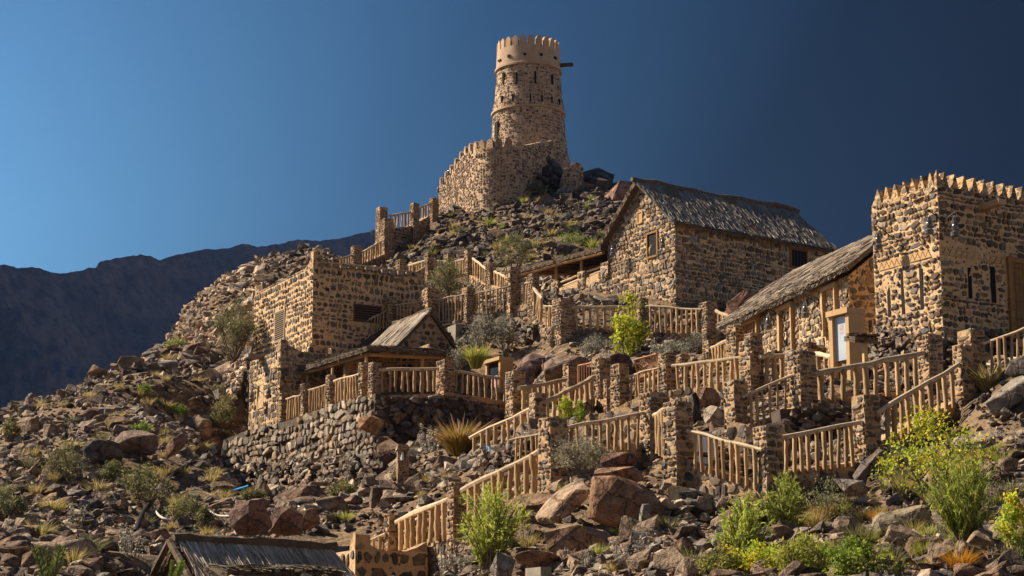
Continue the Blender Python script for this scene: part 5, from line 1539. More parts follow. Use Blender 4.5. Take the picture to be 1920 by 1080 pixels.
boulder(920, 966, 1036, 1090, 36.5, 'grey brown boulder cut by the bottom edge beside the tamarisk', GREYB, 708)
boulder(1640, 1740, 945, 1004, 35.5, 'pointed olive grey boulder among orange tufts on the lower right slope', (.15, .125, .085), 709)
boulder(1322, 1364, 1000, 1072, 35.5, 'upright grey slab left of the green bushes at the bottom', GREYB, 710, tilt=(-.6, 0))
boulder(1200, 1224, 945, 990, 38.8, 'upright grey stone right under the huge boulder', GREYB, 711)
boulder(1840, 1935, 700, 778, 43.4, 'grey slab lying diagonally under the right edge railing', (.16, .14, .12), 712, True, yaw=.2, tilt=(-.5, .4))
boulder(1884, 1935, 666, 708, 43.8, 'dark grey block at the right edge just below the railing', DARKB, 713)
boulder(1790, 1862, 806, 846, 39.8, 'smooth grey stone right of the yellow tree', (.17, .145, .12), 714, True, tilt=(-.25, .3))
boulder(1600, 1660, 840, 900, 41.2, 'dark diagonal slab left of the yellow tree', DARKB, 715, True, tilt=(-.6, 0))
boulder(1560, 1625, 898, 930, 39.5, 'round grey boulder below the ten poled railing', GREYB, 716)
boulder(966, 1032, 654, 735, 86.6, 'big purplish brown boulder leaning beside the small dark board kiosk', (.13, .085, .07), 717, yaw=1.0, tilt=(-.4, .2))
boulder(1022, 1100, 668, 720, 78, 'broad brown boulder behind the slatted gate', (.14, .095, .075), 718)
boulder(1138, 1185, 664, 700, 76, 'dark red boulder behind the gate beside the sapling foot', (.085, .05, .042), 719)
boulder(1318, 1362, 760, 806, 53.5, 'pale boulder in the recess above the white panel', (.24, .19, .145), 720)
boulder(1305, 1350, 728, 766, 54.5, 'brown boulder in the top of the recess', BROWN, 721)
boulder(1290, 1318, 738, 806, 54.5, 'dark boulder in the left side of the recess', DARKB, 722)
boulder(672, 716, 780, 812, 82.6, 'orange brown block set in the pavilion retaining wall', (.24, .135, .07), 723)
boulder(1086, 1150, 300, 350, 161.5, 'blackish boulder right of the ruined wall stub', (.065, .055, .055), 724, tilt=(.3, 0))
boulder(1062, 1135, 342, 374, 158.5, 'brown split boulder below the ruined wall stub', REDB, 725)
boulder(1130, 1192, 343, 398, 150, 'large reddish boulder touching the skyline left of the gabled house', (.19, .11, .08), 726)
boulder(1046, 1082, 352, 376, 156, 'grey boulder under the ruined wall stub', GREYB, 733)
for k, (a_, b_, c_, e_, d_) in enumerate(((1012, 1034, 292, 312, 160.2), (1024, 1048, 298, 322, 160), (1016, 1040, 312, 334, 159.2), (1036, 1060, 314, 338, 159.2), (1006, 1030, 328, 348, 158.2), (1028, 1056, 332, 354, 158), (1046, 1066, 336, 356, 157.6), (990, 1014, 340, 358, 157))):
    tag(boulder(a_, b_, c_, e_, d_, 'black angular rock piled against the foot of the watchtower', [(.06, .05, .046), (.085, .07, .062), (.05, .042, .04)][k % 3], 760 + k, k % 3 == 1, tilt=(random.uniform(-.6, .6), random.uniform(-.4, .4))), group='black rocks at the tower foot')
boulder(1112, 1150, 322, 352, 160, 'dark boulder lowest on the skyline ridge', (.055, .05, .05), 735)
boulder(500, 565, 950, 1004, 54, 'dark reddish boulder behind the reed roof ridge', (.12, .075, .06), 727)
boulder(430, 510, 940, 1002, 53.5, 'large cracked reddish boulder left of the other one above the reed roof', (.12, .075, .06), 728)
boulder(548, 600, 952, 992, 55, 'brown angular boulder third in the row above the reed roof', BROWN, 729)
boulder(207, 300, 808, 854, 72, 'large brown block with green plant on top on the left slope', (.14, .10, .08), 730)
boulder(160, 230, 830, 875, 70, 'dark grey boulder left of the large brown block', DARKB, 731)
boulder(310, 350, 810, 858, 74, 'leaning brown slab right of the large brown block', BROWN, 732, True, tilt=(-.7, 0))
boulder(60, 175, 1010, 1092, 42, 'broad brown boulder behind the palm fronds at the lower left', TANB, 736)
boulder(1362, 1412, 548, 596, 90, 'reddish boulder leaning behind the long house roof', REDB, 737, tilt=(-.7, 0))

# ------------------------------------------------------------------ scree
xs, ys = [], []
N = 190000
y = np.concatenate([np.sqrt(RNG.uniform(24 ** 2, 195 ** 2, N)), np.sqrt(RNG.uniform(27 ** 2, 62 ** 2, 45000))]); N += 45000; a = RNG.uniform(-.40, .33, N)
x = a * y
keep = np.ones(N, bool)
for fr, x0, x1, y0, y1 in FOOT:
    lx = (x - fr.o.x) * fr.X.x + (y - fr.o.y) * fr.X.y; ly = (x - fr.o.x) * fr.Y.x + (y - fr.o.y) * fr.Y.y
    keep &= ~((lx > x0 - .5) & (lx < x1 + .2) & (ly > y0 - .5) & (ly < y1 + .2))
keep &= ((x - TX.x) ** 2 + (y - ty) ** 2) > 3.6 ** 2
x, y = x[keep], y[keep]
n = len(x)
size = np.exp(RNG.normal(math.log(.20), .55, n)).clip(.06, 1.15)
size *= np.interp(y, [24, 40, 60, 100, 180], [.7, .75, .9, 1.15, 1.5])
z = gz(x, y)
pxa = 960 + F * x / (y * CP + (z - CAMZ) * SP)
clump = fbm(x * .16 + 4, y * .16, 3)
size *= np.where(pxa < 900, 1.12, 1.0) * (1 + .5 * np.clip(clump, -.6, .9))
d2 = np.full(n, 9e9)
for cx, cy in zip(CX, CY): d2 = np.minimum(d2, (x - cx) ** 2 + (y - cy) ** 2)
near = np.sqrt(d2)
keep = ~((near < .45 + size * .6) & (size > .2)) & ~((near < 1.6) & (size > .8))
size = np.where(y < 56, np.minimum(size, .75), size)
for px, py, rr in [(366, 878, .7), (350, 884, .8), (335, 894, .8), (320, 906, .8), (308, 921, .8), (298, 934, .8), (288, 947, .8), (278, 961, .8), (268, 976, .8), (258, 1000, .8), (296, 975, .7), (310, 986, .7), (405, 974, .7), (420, 978, .7), (572, 968, .7), (452, 919, .8),
                  (670, 960, .8), (690, 958, .7), (754, 930, .8), (780, 940, .5), (910, 868, .9), (922, 872, .9), (445, 890, 1.4), (480, 893, 1.4), (510, 892, 1.4)]:
    h = hit(px, py)
    if h is not None: keep &= ~((((x - h.x) ** 2 + (y - h.y + .4) ** 2) < rr ** 2) & (size > .14))
keep &= ~((pxa > 235) & (pxa < 815) & (y < np.interp(pxa, [235, 290, 372, 655, 665, 803], [47, 46, 44.6, 51, 50, 52]) * CP + .4) & (z + size * .6 > CAMZ + y * .0735))
thin = RNG.random(n) < np.clip(.78 + clump * .55, .15, 1)
keep &= thin
x, y, z, size, pxa = x[keep], y[keep], z[keep], size[keep], pxa[keep]
n = len(x)
colr = rock_cols(n)
pya = 540 - F * (-y * SP + (z - CAMZ) * CP) / (y * CP + (z - CAMZ) * SP)
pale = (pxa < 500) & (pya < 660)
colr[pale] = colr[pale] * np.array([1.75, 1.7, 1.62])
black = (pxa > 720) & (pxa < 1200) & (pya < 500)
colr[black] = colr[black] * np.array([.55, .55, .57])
R = rots(n, .5)
var = RNG.integers(0, 24, n)
pos = np.stack([x, y, z + size * .12], 1)
vis = (pxa > -30) & (pxa < 1950) & (pya < 1100) & (pya > 0)
app = np.where(vis, size / y, 0)
order = np.argsort(-app)
big, small = order[:290], order[290:]
V, Fc, C = rock_batch(pos[small], size[small], R[small], colr[small], var[small])
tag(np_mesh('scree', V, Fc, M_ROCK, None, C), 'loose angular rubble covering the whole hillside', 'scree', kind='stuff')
FM = {}
def fmesh(k, ci):
    if (k, ci) not in FM:
        v, f = FROCKS[k]
        cc = [(.235, .17, .12), (.15, .11, .082), (.19, .12, .08), (.36, .285, .21), (.075, .063, .055)][ci]
        o = np_mesh('boulder', v, f, M_ROCK, None, np.tile(cc, (len(v), 1)))
        FM[k, ci] = o.data; bpy.data.objects.remove(o)
    return FM[k, ci]
LAB = [('brown boulder strewn on the open slope left of the square house', 'boulders on the open left slope'), ('dark boulder strewn below the round fort wall and watchtower', 'boulders below the watchtower'),
       ('boulder lying among the stepped paths and railings', 'boulders among the stepped paths'), ('boulder lying on the bank at the bottom of the hillside', 'boulders on the bottom bank')]
for i in big:
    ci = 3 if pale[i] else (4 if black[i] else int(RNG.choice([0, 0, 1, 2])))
    o = bpy.data.objects.new('boulder', fmesh(int(RNG.integers(0, 15)), ci)); COL.objects.link(o)
    s = size[i] * 1.05
    o.location = pos[i]; o.scale = (s * RNG.uniform(.9, 1.2), s * RNG.uniform(.8, 1.1), s * RNG.uniform(.8, 1.1))
    o.rotation_euler = (RNG.uniform(-.5, .5), RNG.uniform(-.5, .5), RNG.uniform(0, 6.28))
    k = 0 if pxa[i] < 470 else (1 if pya[i] < 500 else (3 if pya[i] > 880 else 2))
    tag(o, LAB[k][0], 'boulder', LAB[k][1])

# ------------------------------------------------------------------ plants
def leaves(c, dr, l, w, nrm=None):
    """diamond leaves from centre, direction, length, width arrays"""
    n = len(c)
    r = RNG.normal(size=(n, 3)) if nrm is None else nrm
    s = np.cross(dr, r); s /= np.linalg.norm(s, axis=1)[:, None] + 1e-9
    a = c - dr * l[:, None] / 2; b = c + dr * l[:, None] / 2; m = c - dr * l[:, None] * .05
    V = np.stack([a, m + s * w[:, None] / 2, b, m - s * w[:, None] / 2], 1).reshape(-1, 3)
    return V, np.arange(len(V)).reshape(-1, 4)
def unit(v): return v / (np.linalg.norm(v, axis=-1, keepdims=True) + 1e-9)
def pick(cols, n, j=.25): 
    cols = np.array(cols); return cols[RNG.integers(0, len(cols), n)] * RNG.uniform(1 - j, 1 + j, (n, 1))
def stems_mesh(paths, r0, parent, name='stems', mat=None, r1=.3):
    mb = MB()
    for p in paths: mb.tube(p, [r0 * (1 - (1 - r1) * k / (len(p) - 1)) for k in range(len(p))], 5, .1)
    return build(name, mb, mat or M_STEM, parent)
def arc(p0, p1, bend, m=5):
    p0, p1 = Vector(p0), Vector(p1)
    return [p0.lerp(p1, k / m) + Vector(bend) * math.sin(math.pi * k / m) for k in range(m + 1)]
def crown_plant(name, label, cat, base, h, w, nleaf, ll, cols, nst=7, group=None, low=.1, lw=.4, clusters=60, spread=.09, r0=.03, dens=1.0, trunk='stems', shape=.5):
    root = thing(name, label, cat, base, 0, group)
    tips = []; paths = []
    for k in range(nst):
        a = random.uniform(0, 6.28); rr = random.uniform(.15, .9) ** .7 * w / 2
        zt = h * random.uniform(.55, .95) * (1 - .35 * (rr / (w / 2)) ** 2)
        tip = Vector((math.cos(a) * rr, math.sin(a) * rr, zt))
        p = arc((random.uniform(-.06, .06), random.uniform(-.06, .06), -.25), tip, (math.cos(a) * w * .06, math.sin(a) * w * .06, -h * .03))
        paths.append(p)
        for j in range(3):
            q = p[random.randint(2, 4)]; e = q + Vector((random.uniform(-1, 1) * w * .2, random.uniform(-1, 1) * w * .2, random.uniform(.05, .3) * h))
            paths.append(arc(q, e, (0, 0, 0), 3)); tips.append(e)
        tips += [p[-1], p[-2].lerp(p[-1], .5)]
    stems_mesh(paths, r0, root, trunk)
    cl = []
    for k in range(clusters):
        if random.random() < .55:
            c = random.choice(tips) + Vector([random.gauss(0, w * .05) for _ in range(3)])
        else:
            a = random.uniform(0, 6.28); u = random.random() ** .5; v = random.uniform(low, 1)
            env = math.sin(math.pi * min(1, max(.02, v ** shape))) ** .7 if v > .5 else (v / .5) ** .4
            c = Vector((math.cos(a) * u * env * w / 2, math.sin(a) * u * env * w / 2, v * h))
        cl.append(c[:])
    cl = np.array(cl); per = max(3, int(nleaf / clusters))
    idx = np.repeat(np.arange(clusters), per); n = len(idx)
    c = cl[idx] + RNG.normal(size=(n, 3)) * w * spread * np.array([1, 1, .7])
    c[:, 2] = np.maximum(c[:, 2], .03)
    dr = unit(RNG.normal(size=(n, 3)) + np.array([0, 0, .3]))
    l = ll * RNG.uniform(.6, 1.3, n)
    V, q = leaves(c, dr, l, l * lw)
    ccol = pick(cols, clusters)[idx] * RNG.uniform(.75, 1.25, (n, 1))
    np_mesh('foliage', V, q, M_LEAF, root, np.repeat(ccol, 4, axis=0))
    return root
def feathery(name, label, cat, base, h, w, nstem, cols, needles=70, nl=.13, nw=.012, group=None, up=1.0, r0=.02):
    root = thing(name, label, cat, base, 0, group)
    paths = []; Cs = []; Ds = []
    for k in range(nstem):
        a = random.uniform(0, 6.28); rr = random.random() ** .6 * w / 2
        p = arc((random.gauss(0, w * .05), random.gauss(0, w * .05), -.2), (math.cos(a) * rr, math.sin(a) * rr, h * random.uniform(.5, 1) * (1 - .3 * (rr / w * 2) ** 2)), (math.cos(a) * w * -.05, math.sin(a) * w * -.05, h * .04), 6)
        paths.append(p)
        nb = 9
        for j in range(nb):
            s = random.uniform(.25, 1) * 6; i = min(5, int(s)); q = p[i].lerp(p[i + 1], s - i)
            tdir = (p[i + 1] - p[i]).normalized()
            bd = (tdir * up + Vector([random.gauss(0, .55) for _ in range(3)])).normalized(); bl = h * random.uniform(.10, .24)
            m = max(4, needles // nb)
            for _ in range(m):
                u = random.random()
                Cs.append((q + bd * bl * u + Vector([random.gauss(0, .012 * h) for _ in range(3)]))[:]); Ds.append((bd + Vector([random.gauss(0, .45) for _ in range(3)])).normalized()[:])
    stems_mesh(paths, r0, root)
    c, d_ = np.array(Cs), np.array(Ds); n = len(c); c[:, 2] = np.maximum(c[:, 2], .02)
    V, q = leaves(c, d_, nl * RNG.uniform(.6, 1.4, n), np.full(n, nw) * RNG.uniform(.7, 1.5, n))
    np_mesh('foliage', V, q, M_LEAF, root, np.repeat(pick(cols, n), 4, axis=0))
    return root
def blades(n, h, w, lean, cols, width=.014):
    Vs = np.zeros((n, 6, 3)); a = RNG.uniform(0, 2 * np.pi, n); r = RNG.random(n) ** .5 * w * .18; hh = h * RNG.uniform(.55, 1.1, n); ln = lean * RNG.uniform(.2, 1.2, n)
    out = np.stack([np.cos(a), np.sin(a), 0 * a], 1); b = RNG.uniform(0, 2 * np.pi, n); sd = np.stack([np.cos(b), np.sin(b), 0 * b], 1)
    for j, u in enumerate((0, .55, 1)):
        p = out * (r + ln * hh * u ** 1.8)[:, None]; p[:, 2] = hh * (u - .25 * ln * u ** 2)
        ww = width * (1, .8, .15)[j] / 2
        Vs[:, 2 * j] = p - sd * ww; Vs[:, 2 * j + 1] = p + sd * ww
    V = Vs.reshape(-1, 3); b0 = np.arange(n) * 6
    q = np.concatenate([np.stack([b0, b0 + 1, b0 + 3, b0 + 2], 1), np.stack([b0 + 2, b0 + 3, b0 + 5, b0 + 4], 1)])
    return V, q, np.repeat(pick(cols, n), 6, axis=0)
def tuft(label, base, h, w, cols, n=120, lean=.7, width=.016, group=None, name='grass_tuft', cat='grass tuft'):
    V, q, C = blades(n, h, w, lean, cols, width)
    return tag(np_mesh(name, V, q, M_LEAF, None, C, loc=base - Vector((0, 0, .05))), label, cat, group)
def spikes(label, base, h, w, n, cols, group=None, name='woolly_shrub', cat='shrub'):
    """pale woolly flower spikes on grey stalks"""
    root = thing(name, label, cat, base, 0, group)
    paths = []; Cs = []
    for k in range(n):
        a = random.uniform(0, 6.28); rr = random.random() ** .5 * w / 2; hh = h * random.uniform(.5, 1)
        p = arc((math.cos(a) * rr * .5, math.sin(a) * rr * .5, -.1), (math.cos(a) * rr, math.sin(a) * rr, hh), (0, 0, 0), 3); paths.append(p)
        for j in range(34):
            u = random.random() ** .8; q = p[0].lerp(p[-1], .12 + .88 * u); s = .05 * h * (1.3 - u)
            Cs.append((q + Vector([random.gauss(0, s), random.gauss(0, s), random.gauss(0, s * .6)]))[:])
    stems_mesh(paths, .012, root)
    c = np.array(Cs); m = len(c); l = h * .085 * RNG.uniform(.6, 1.3, m)
    V, q = leaves(c, unit(RNG.normal(size=(m, 3)) + np.array([0, 0, .5])), l, l * .55)
    np_mesh('foliage', V, q, M_LEAF, root, np.repeat(pick(cols, m), 4, axis=0))
    return root
def scale(px, d): return px / F * d
def at(px, py, d=None):
    if d is None: 
        p = hit(px, py)
        return p
    p = W(px, py, d); return p
def dist_of(p): return p.y * CP + (p.z - CAMZ) * SP
OLIVE = [(.17, .17, .07), (.13, .13, .055), (.22, .20, .09), (.10, .10, .045)]
def foot(px, py, d):
    """the visible ground under a plant, near the estimated distance"""
    h = hit(px, py, d * .82, d * 1.2)
    return h if h is not None else W(px, py, d)
LIME = [(.44, .46, .04), (.36, .40, .04), (.55, .52, .05), (.27, .32, .04)]
LIMEY = [(.44, .50, .04), (.36, .44, .04), (.52, .50, .05), (.60, .45, .04), (.28, .36, .04)]
TAMA = [(.46, .50, .09), (.38, .44, .07), (.54, .55, .12), (.26, .32, .06)]
TAMD = [(.34, .38, .07), (.26, .31, .06), (.43, .45, .09), (.18, .22, .05)]
GREYP = [(.26, .245, .19), (.20, .19, .15), (.33, .31, .25), (.14, .135, .10)]
WOOL = [(.42, .40, .35), (.33, .31, .27), (.50, .47, .42), (.22, .21, .17)]
STRAWP = [(.45, .34, .12), (.36, .27, .10), (.52, .42, .18), (.28, .24, .08)]
YGRN = [(.38, .38, .07), (.30, .32, .06), (.46, .42, .10), (.22, .25, .05)]
ORNG = [(.55, .24, .02), (.48, .20, .02), (.60, .33, .03), (.40, .22, .04)]
def bush(px, foot_, top, wpx, d, name, label, cat, cols, nleaf, ll, **k):
    b = foot(px, foot_, d) if foot_ > 890 else W(px, foot_, d)
    return crown_plant(name, label, cat, b, scale(foot_ - top, d) / CP, scale(wpx, d), nleaf, ll, cols, **k)
bush(440, 668, 565, 96, 103, 'acacia_bush', 'olive green acacia bush left of the square stone house', 'bush', OLIVE, 5200, .13, nst=9, clusters=130, lw=.3, r0=.05, low=.15)
bush(845, 562, 494, 92, 111, 'acacia_bush', 'olive acacia bush on the middle path above the slanted kiosk', 'bush', OLIVE, 4200, .13, nst=9, clusters=110, lw=.3, r0=.05)
bush(962, 508, 440, 74, 119, 'acacia_bush', 'thin olive acacia bush on the slope left of the veranda roof', 'bush', OLIVE, 2600, .13, nst=8, clusters=80, lw=.3, r0=.04)
bush(1182, 700, 556, 62, 78, 'sapling', 'bright yellow green sapling before the shaded terrace railing', 'tree', LIME, 1700, .15, nst=6, clusters=90, lw=.6, r0=.035, low=.12, trunk='trunk', spread=.11, shape=1.0)
bush(1745, 955, 770, 215, 37.6, 'yellow_tree', 'young tree with lime and yellow leaves on the lower right slope', 'tree', LIMEY, 2500, .075, nst=11, clusters=230, lw=.6, r0=.018, low=.2, trunk='trunk', spread=.045)
bush(905, 655, 588, 70, 91, 'grey_shrub', 'dense silvery grey shrub below the concrete block', 'shrub', GREYP, 3000, .10, nst=12, clusters=90, lw=.35, r0=.02)
bush(948, 652, 590, 60, 90.5, 'grey_shrub', 'silvery grey shrub right of the dense one below the middle path', 'shrub', GREYP, 2400, .10, nst=12, clusters=80, lw=.35, r0=.02)
bush(862, 690, 640, 46, 88.5, 'grey_shrub', 'grey shrub between the pavilion roof and the yellow tuft', 'shrub', GREYP, 1800, .10, nst=10, clusters=60, lw=.35, r0=.02)
bush(1095, 876, 826, 130, 45, 'grey_shrub', 'wide grey green shrub in front of the log railing below two pillars', 'shrub', [(.24, .22, .15), (.18, .17, .11), (.30, .27, .19)], 3600, .07, nst=16, clusters=120, lw=.3, r0=.012, spread=.06)
bush(1260, 680, 640, 60, 76, 'grey_shrub', 'grey shrub in the shade behind the lattice bench pillar', 'shrub', GREYP, 1600, .09, nst=10, clusters=60, lw=.35, r0=.015)
bush(1305, 672, 625, 50, 77, 'grey_shrub', 'pale grey shrub right of the sapling under the shaded terrace', 'shrub', GREYP, 1500, .09, nst=10, clusters=60, lw=.35, r0=.015)
bush(1120, 668, 630, 60, 82, 'grey_shrub', 'grey shrub left of the sapling under the shaded terrace', 'shrub', GREYP, 1500, .09, nst=10, clusters=60, lw=.35, r0=.015)
feathery('tamarisk', 'yellow green feathery tamarisk beside the lowest stairway pillar', 'shrub', foot(918, 1072, 43.5), scale(152, 43.5), scale(130, 43.5), 70, TAMA, 110, .11, .020)
feathery('tamarisk', 'darker feathery tamarisk left of the round grey boulder', 'shrub', foot(1470, 1010, 37.5), scale(128, 37.5), scale(105, 37.5), 46, TAMD, 110, .10, .018)
feathery('tamarisk', 'light feathery tamarisk at the bottom below the sloping railing', 'shrub', foot(1395, 1060, 35.5), scale(120, 35.5), scale(95, 35.5), 40, TAMA, 110, .10, .018)
feathery('tamarisk', 'brush shaped feathery tamarisk right of the pointed boulder', 'shrub', foot(1808, 1042, 34.5), scale(178, 34.5), scale(110, 34.5), 60, TAMD, 130, .12, .016, up=1.8)
feathery('fern_plant', 'feathery green plant behind the steep rising railing foot', 'plant', foot(1705, 800, 42), scale(60, 42), scale(80, 42), 18, TAMD, 70, .09, .013)
bush(1420, 1085, 1025, 130, 33.6, 'green_bush', 'leafy yellow green bush at the bottom left of the grey slope', 'bush', LIMEY, 3600, .06, nst=14, clusters=140, lw=.5, r0=.01, spread=.06)
bush(1510, 1088, 1010, 110, 33.4, 'green_bush', 'leafy yellow green bush in the bottom row, centre of three', 'bush', YGRN, 3000, .06, nst=14, clusters=120, lw=.5, r0=.01, spread=.06)
bush(1600, 1088, 1020, 110, 33.0, 'green_bush', 'fresh green leafy bush at the bottom below the pointed boulder', 'bush', [(.22, .30, .04), (.30, .36, .05), (.16, .22, .03)], 3000, .06, nst=14, clusters=120, lw=.5, r0=.01, spread=.06)
bush(1405, 1000, 925, 90, 37.8, 'green_bush', 'airy yellow green bush below the downward sloping railing pillar', 'bush', YGRN, 1500, .06, nst=12, clusters=120, lw=.45, r0=.01, spread=.05)
bush(1350, 1090, 1030, 90, 33.8, 'green_bush', 'dusty green bush at the bottom beside the upright grey slab', 'bush', OLIVE + YGRN, 1700, .06, nst=12, clusters=110, lw=.45, r0=.01, spread=.05)
bush(1655, 1090, 1040, 80, 33, 'green_bush', 'dusty olive bush at the bottom right of three leafy bushes', 'bush', OLIVE + YGRN, 1300, .06, nst=12, clusters=100, lw=.45, r0=.01, spread=.05)
bush(1690, 900, 830, 80, 40, 'dry_shrub', 'bare twiggy shrub left of the yellow tree stem', 'shrub', [(.24, .22, .15), (.22, .22, .10)], 700, .05, nst=16, clusters=80, lw=.4, r0=.01)
bush(1850, 960, 900, 90, 37, 'dry_shrub', 'dry grey shrub right of the yellow tree on the dark slope', 'shrub', [(.24, .22, .15), (.20, .20, .12)], 800, .05, nst=16, clusters=80, lw=.4, r0=.01)
bush(1905, 1060, 935, 60, 33.6, 'green_bush', 'sparse yellow green bush cut by the right edge', 'bush', LIMEY, 1500, .07, nst=8, clusters=70, lw=.5, r0=.012)
bush(1555, 985, 900, 110, 37, 'dry_shrub', 'twiggy grey shrub with few leaves below the ten poled railing', 'shrub', [(.24, .22, .15), (.20, .22, .09)], 1100, .06, nst=16, clusters=90, lw=.4, r0=.012)
bush(1062, 792, 742, 34, 55, 'green_bush', 'slender yellow green plant on the dark stair rail', 'plant', LIMEY, 700, .09, nst=5, clusters=34, lw=.35, r0=.012)
bush(1088, 800, 752, 26, 54, 'green_bush', 'slender green plant right of the one on the stair rail', 'plant', [(.22, .30, .04), (.32, .36, .05)], 600, .09, nst=5, clusters=30, lw=.35, r0=.012)
tuft('fountain grass clump with brown plumes beside the dark stair rail', W(862, 852, 66), scale(62, 66), scale(70, 66), [(.30, .22, .03), (.20, .20, .03), (.38, .22, .04), (.26, .14, .03)], 900, .85, .028, name='fountain_grass', cat='ornamental grass')
tuft('ring of pinkish brown plumes around the fountain grass clump', W(862, 850, 66.2), scale(78, 66), scale(80, 66), [(.34, .20, .12), (.28, .16, .09), (.40, .26, .17)], 130, 1.25, .07, name='grass_plumes', cat='grass plumes')
tuft('yellow green tuft between grey shrubs behind the small kiosk', W(892, 688, 87.5), scale(44, 87), scale(50, 87), YGRN, 500, .7, .04)
tuft('dry straw tuft drooping at the foot of the tall right edge pillar', foot(1855, 742, 44.6), scale(60, 44), scale(60, 44), STRAWP, 420, .9, .018)
for px, py, d, hpx, lab in ((1250, 1062, 35, 26, 'orange'), (1210, 1068, 34.8, 20, 'lower orange'), (1545, 975, 37, 30, 'orange'), (1655, 985, 36, 34, 'orange'), (1800, 1068, 33.5, 38, 'orange'), (1695, 930, 38, 36, 'yellow')):
    tuft({1250: 'golden orange tuft on the bottom bank, the taller one', 1210: 'golden orange tuft on the bottom bank, the lower one', 1545: 'orange tuft between the two dark tamarisks and dry shrub', 1655: 'orange tuft touching the pointed boulder', 1800: 'rusty orange tuft at the foot of the brush shaped tamarisk', 1695: 'yellow tuft below the yellow tree'}[px],
         foot(px, py, d), scale(hpx * 1.25, d), scale(hpx * 1.8, d), ORNG if lab != 'yellow' else STRAWP, 320, .9, .014)
# bushes on the open left slope
def slope(px, py):
    p = hit(px, py); return p, dist_of(p)
SL = [(418, 808, 66, 60, 0, 'round olive shrub left of the annex foot'), (125, 905, 72, 85, 0, 'olive shrub with yellow top on the left slope'), (272, 955, 80, 105, 0, 'wide dry olive shrub above the black pipe'), (15, 985, 70, 60, 0, 'grey green shrub at the left picture edge'),
      (350, 985, 55, 75, 0, 'dark olive shrub right of the black pipe'), (385, 1000, 46, 50, 0, 'small olive shrub above the reed roof gable'), (215, 905, 40, 60, 0, 'low olive shrub near the large brown block'), (452, 750, 60, 34, 0, 'green shrub against the annex corner'),
      (265, 815, 22, 40, 1, 'bright green cushion plant on the large brown block'), (330, 655, 20, 36, 1, 'green cushion plant on the upper left scree'), (335, 780, 20, 40, 1, 'green cushion plant in the middle of the left slope'), (270, 745, 20, 34, 1, 'green cushion plant left on the middle slope'),
      (20, 830, 45, 40, 0, 'grey olive shrub on the left slope by the picture edge'), (470, 945, 30, 50, 0, 'olive shrub left of the blue scrap'), (640, 940, 36, 60, 0, 'pale straw shrub left of the concrete block corner'), (1075, 465, 30, 60, 1, 'fresh green cushion plant on the slope above the veranda')]
for px, py, hp, wp, kind, lab in SL:
    p, d = slope(px, py)
    h, w = scale(hp, d), scale(wp, d)
    if kind == 0: crown_plant('slope_shrub', lab, 'shrub', p, h, w, int(1700 + w * 300), .075 + d * .0004, OLIVE if px % 2 else OLIVE[:3] + [(.30, .26, .10)], nst=16, clusters=90, lw=.3, r0=.016, spread=.07)
    else: crown_plant('cushion_plant', lab, 'plant', p, h, w, 1300, .09, [(.20, .27, .05), (.27, .32, .06), (.15, .21, .04)], nst=8, clusters=60, lw=.4, r0=.01)
# small tufts and woolly spikes, repeated
TUFTS = []
for i in range(10):
    V, q, C = blades(150, 1.0, 1.0, .75, (STRAWP, YGRN, OLIVE)[(0, 0, 1, 2, 2, 0, 0, 2, 0, 1)[i]], .03)
    o = np_mesh('grass_tuft', V, q, M_LEAF, None, C); TUFTS.append(o.data); bpy.data.objects.remove(o)
def spread_tufts(n, x0, x1, y0, y1, h0, h1, label, group, kinds):
    k = 0; tries = 0
    while k < n and tries < n * 8:
        tries += 1
        p = hit(random.uniform(x0, x1), random.uniform(y0, y1))
        if p is None: continue
        if any(-.6 < fr.local(p)[0] - a_ and fr.local(p)[0] < b_ + .6 and fr.local(p)[1] > c_ - .6 and fr.local(p)[1] < d_ + .6 for fr, a_, b_, c_, d_ in FOOT): continue
        if np.min((CX - p.x) ** 2 + (CY - p.y) ** 2) < 1.0: continue
        o = bpy.data.objects.new('grass_tuft', TUFTS[random.choice(kinds)]); COL.objects.link(o)
        s = random.uniform(h0, h1); o.location = p - Vector((0, 0, .05)); o.scale = (s * random.uniform(.9, 1.5), s * random.uniform(.9, 1.5), s); o.rotation_euler[2] = random.uniform(0, 6.28)
        tag(o, label, 'grass tuft', group); k += 1
spread_tufts(46, 720, 1140, 360, 490, .35, .8, 'yellowish grass tuft among the dark rocks below the fort wall', 'grass tufts below the fort wall', [0, 1, 2, 3, 6, 9])
spread_tufts(110, 0, 470, 620, 1070, .2, .55, 'dry grass tuft among the rocks of the open left slope', 'grass tufts on the left slope', [0, 1, 5, 6, 8, 3, 7])
spread_tufts(40, 480, 1350, 850, 1075, .18, .42, 'small grass tuft on the rubble bank of the lower middle slope', 'grass tufts on the lower middle bank', [1, 2, 4, 5, 7])
spread_tufts(95, 1380, 1915, 850, 1075, .16, .45, 'small grass tuft on the lower right slope', 'grass tufts on the lower right slope', [1, 2, 3, 4, 6, 9])
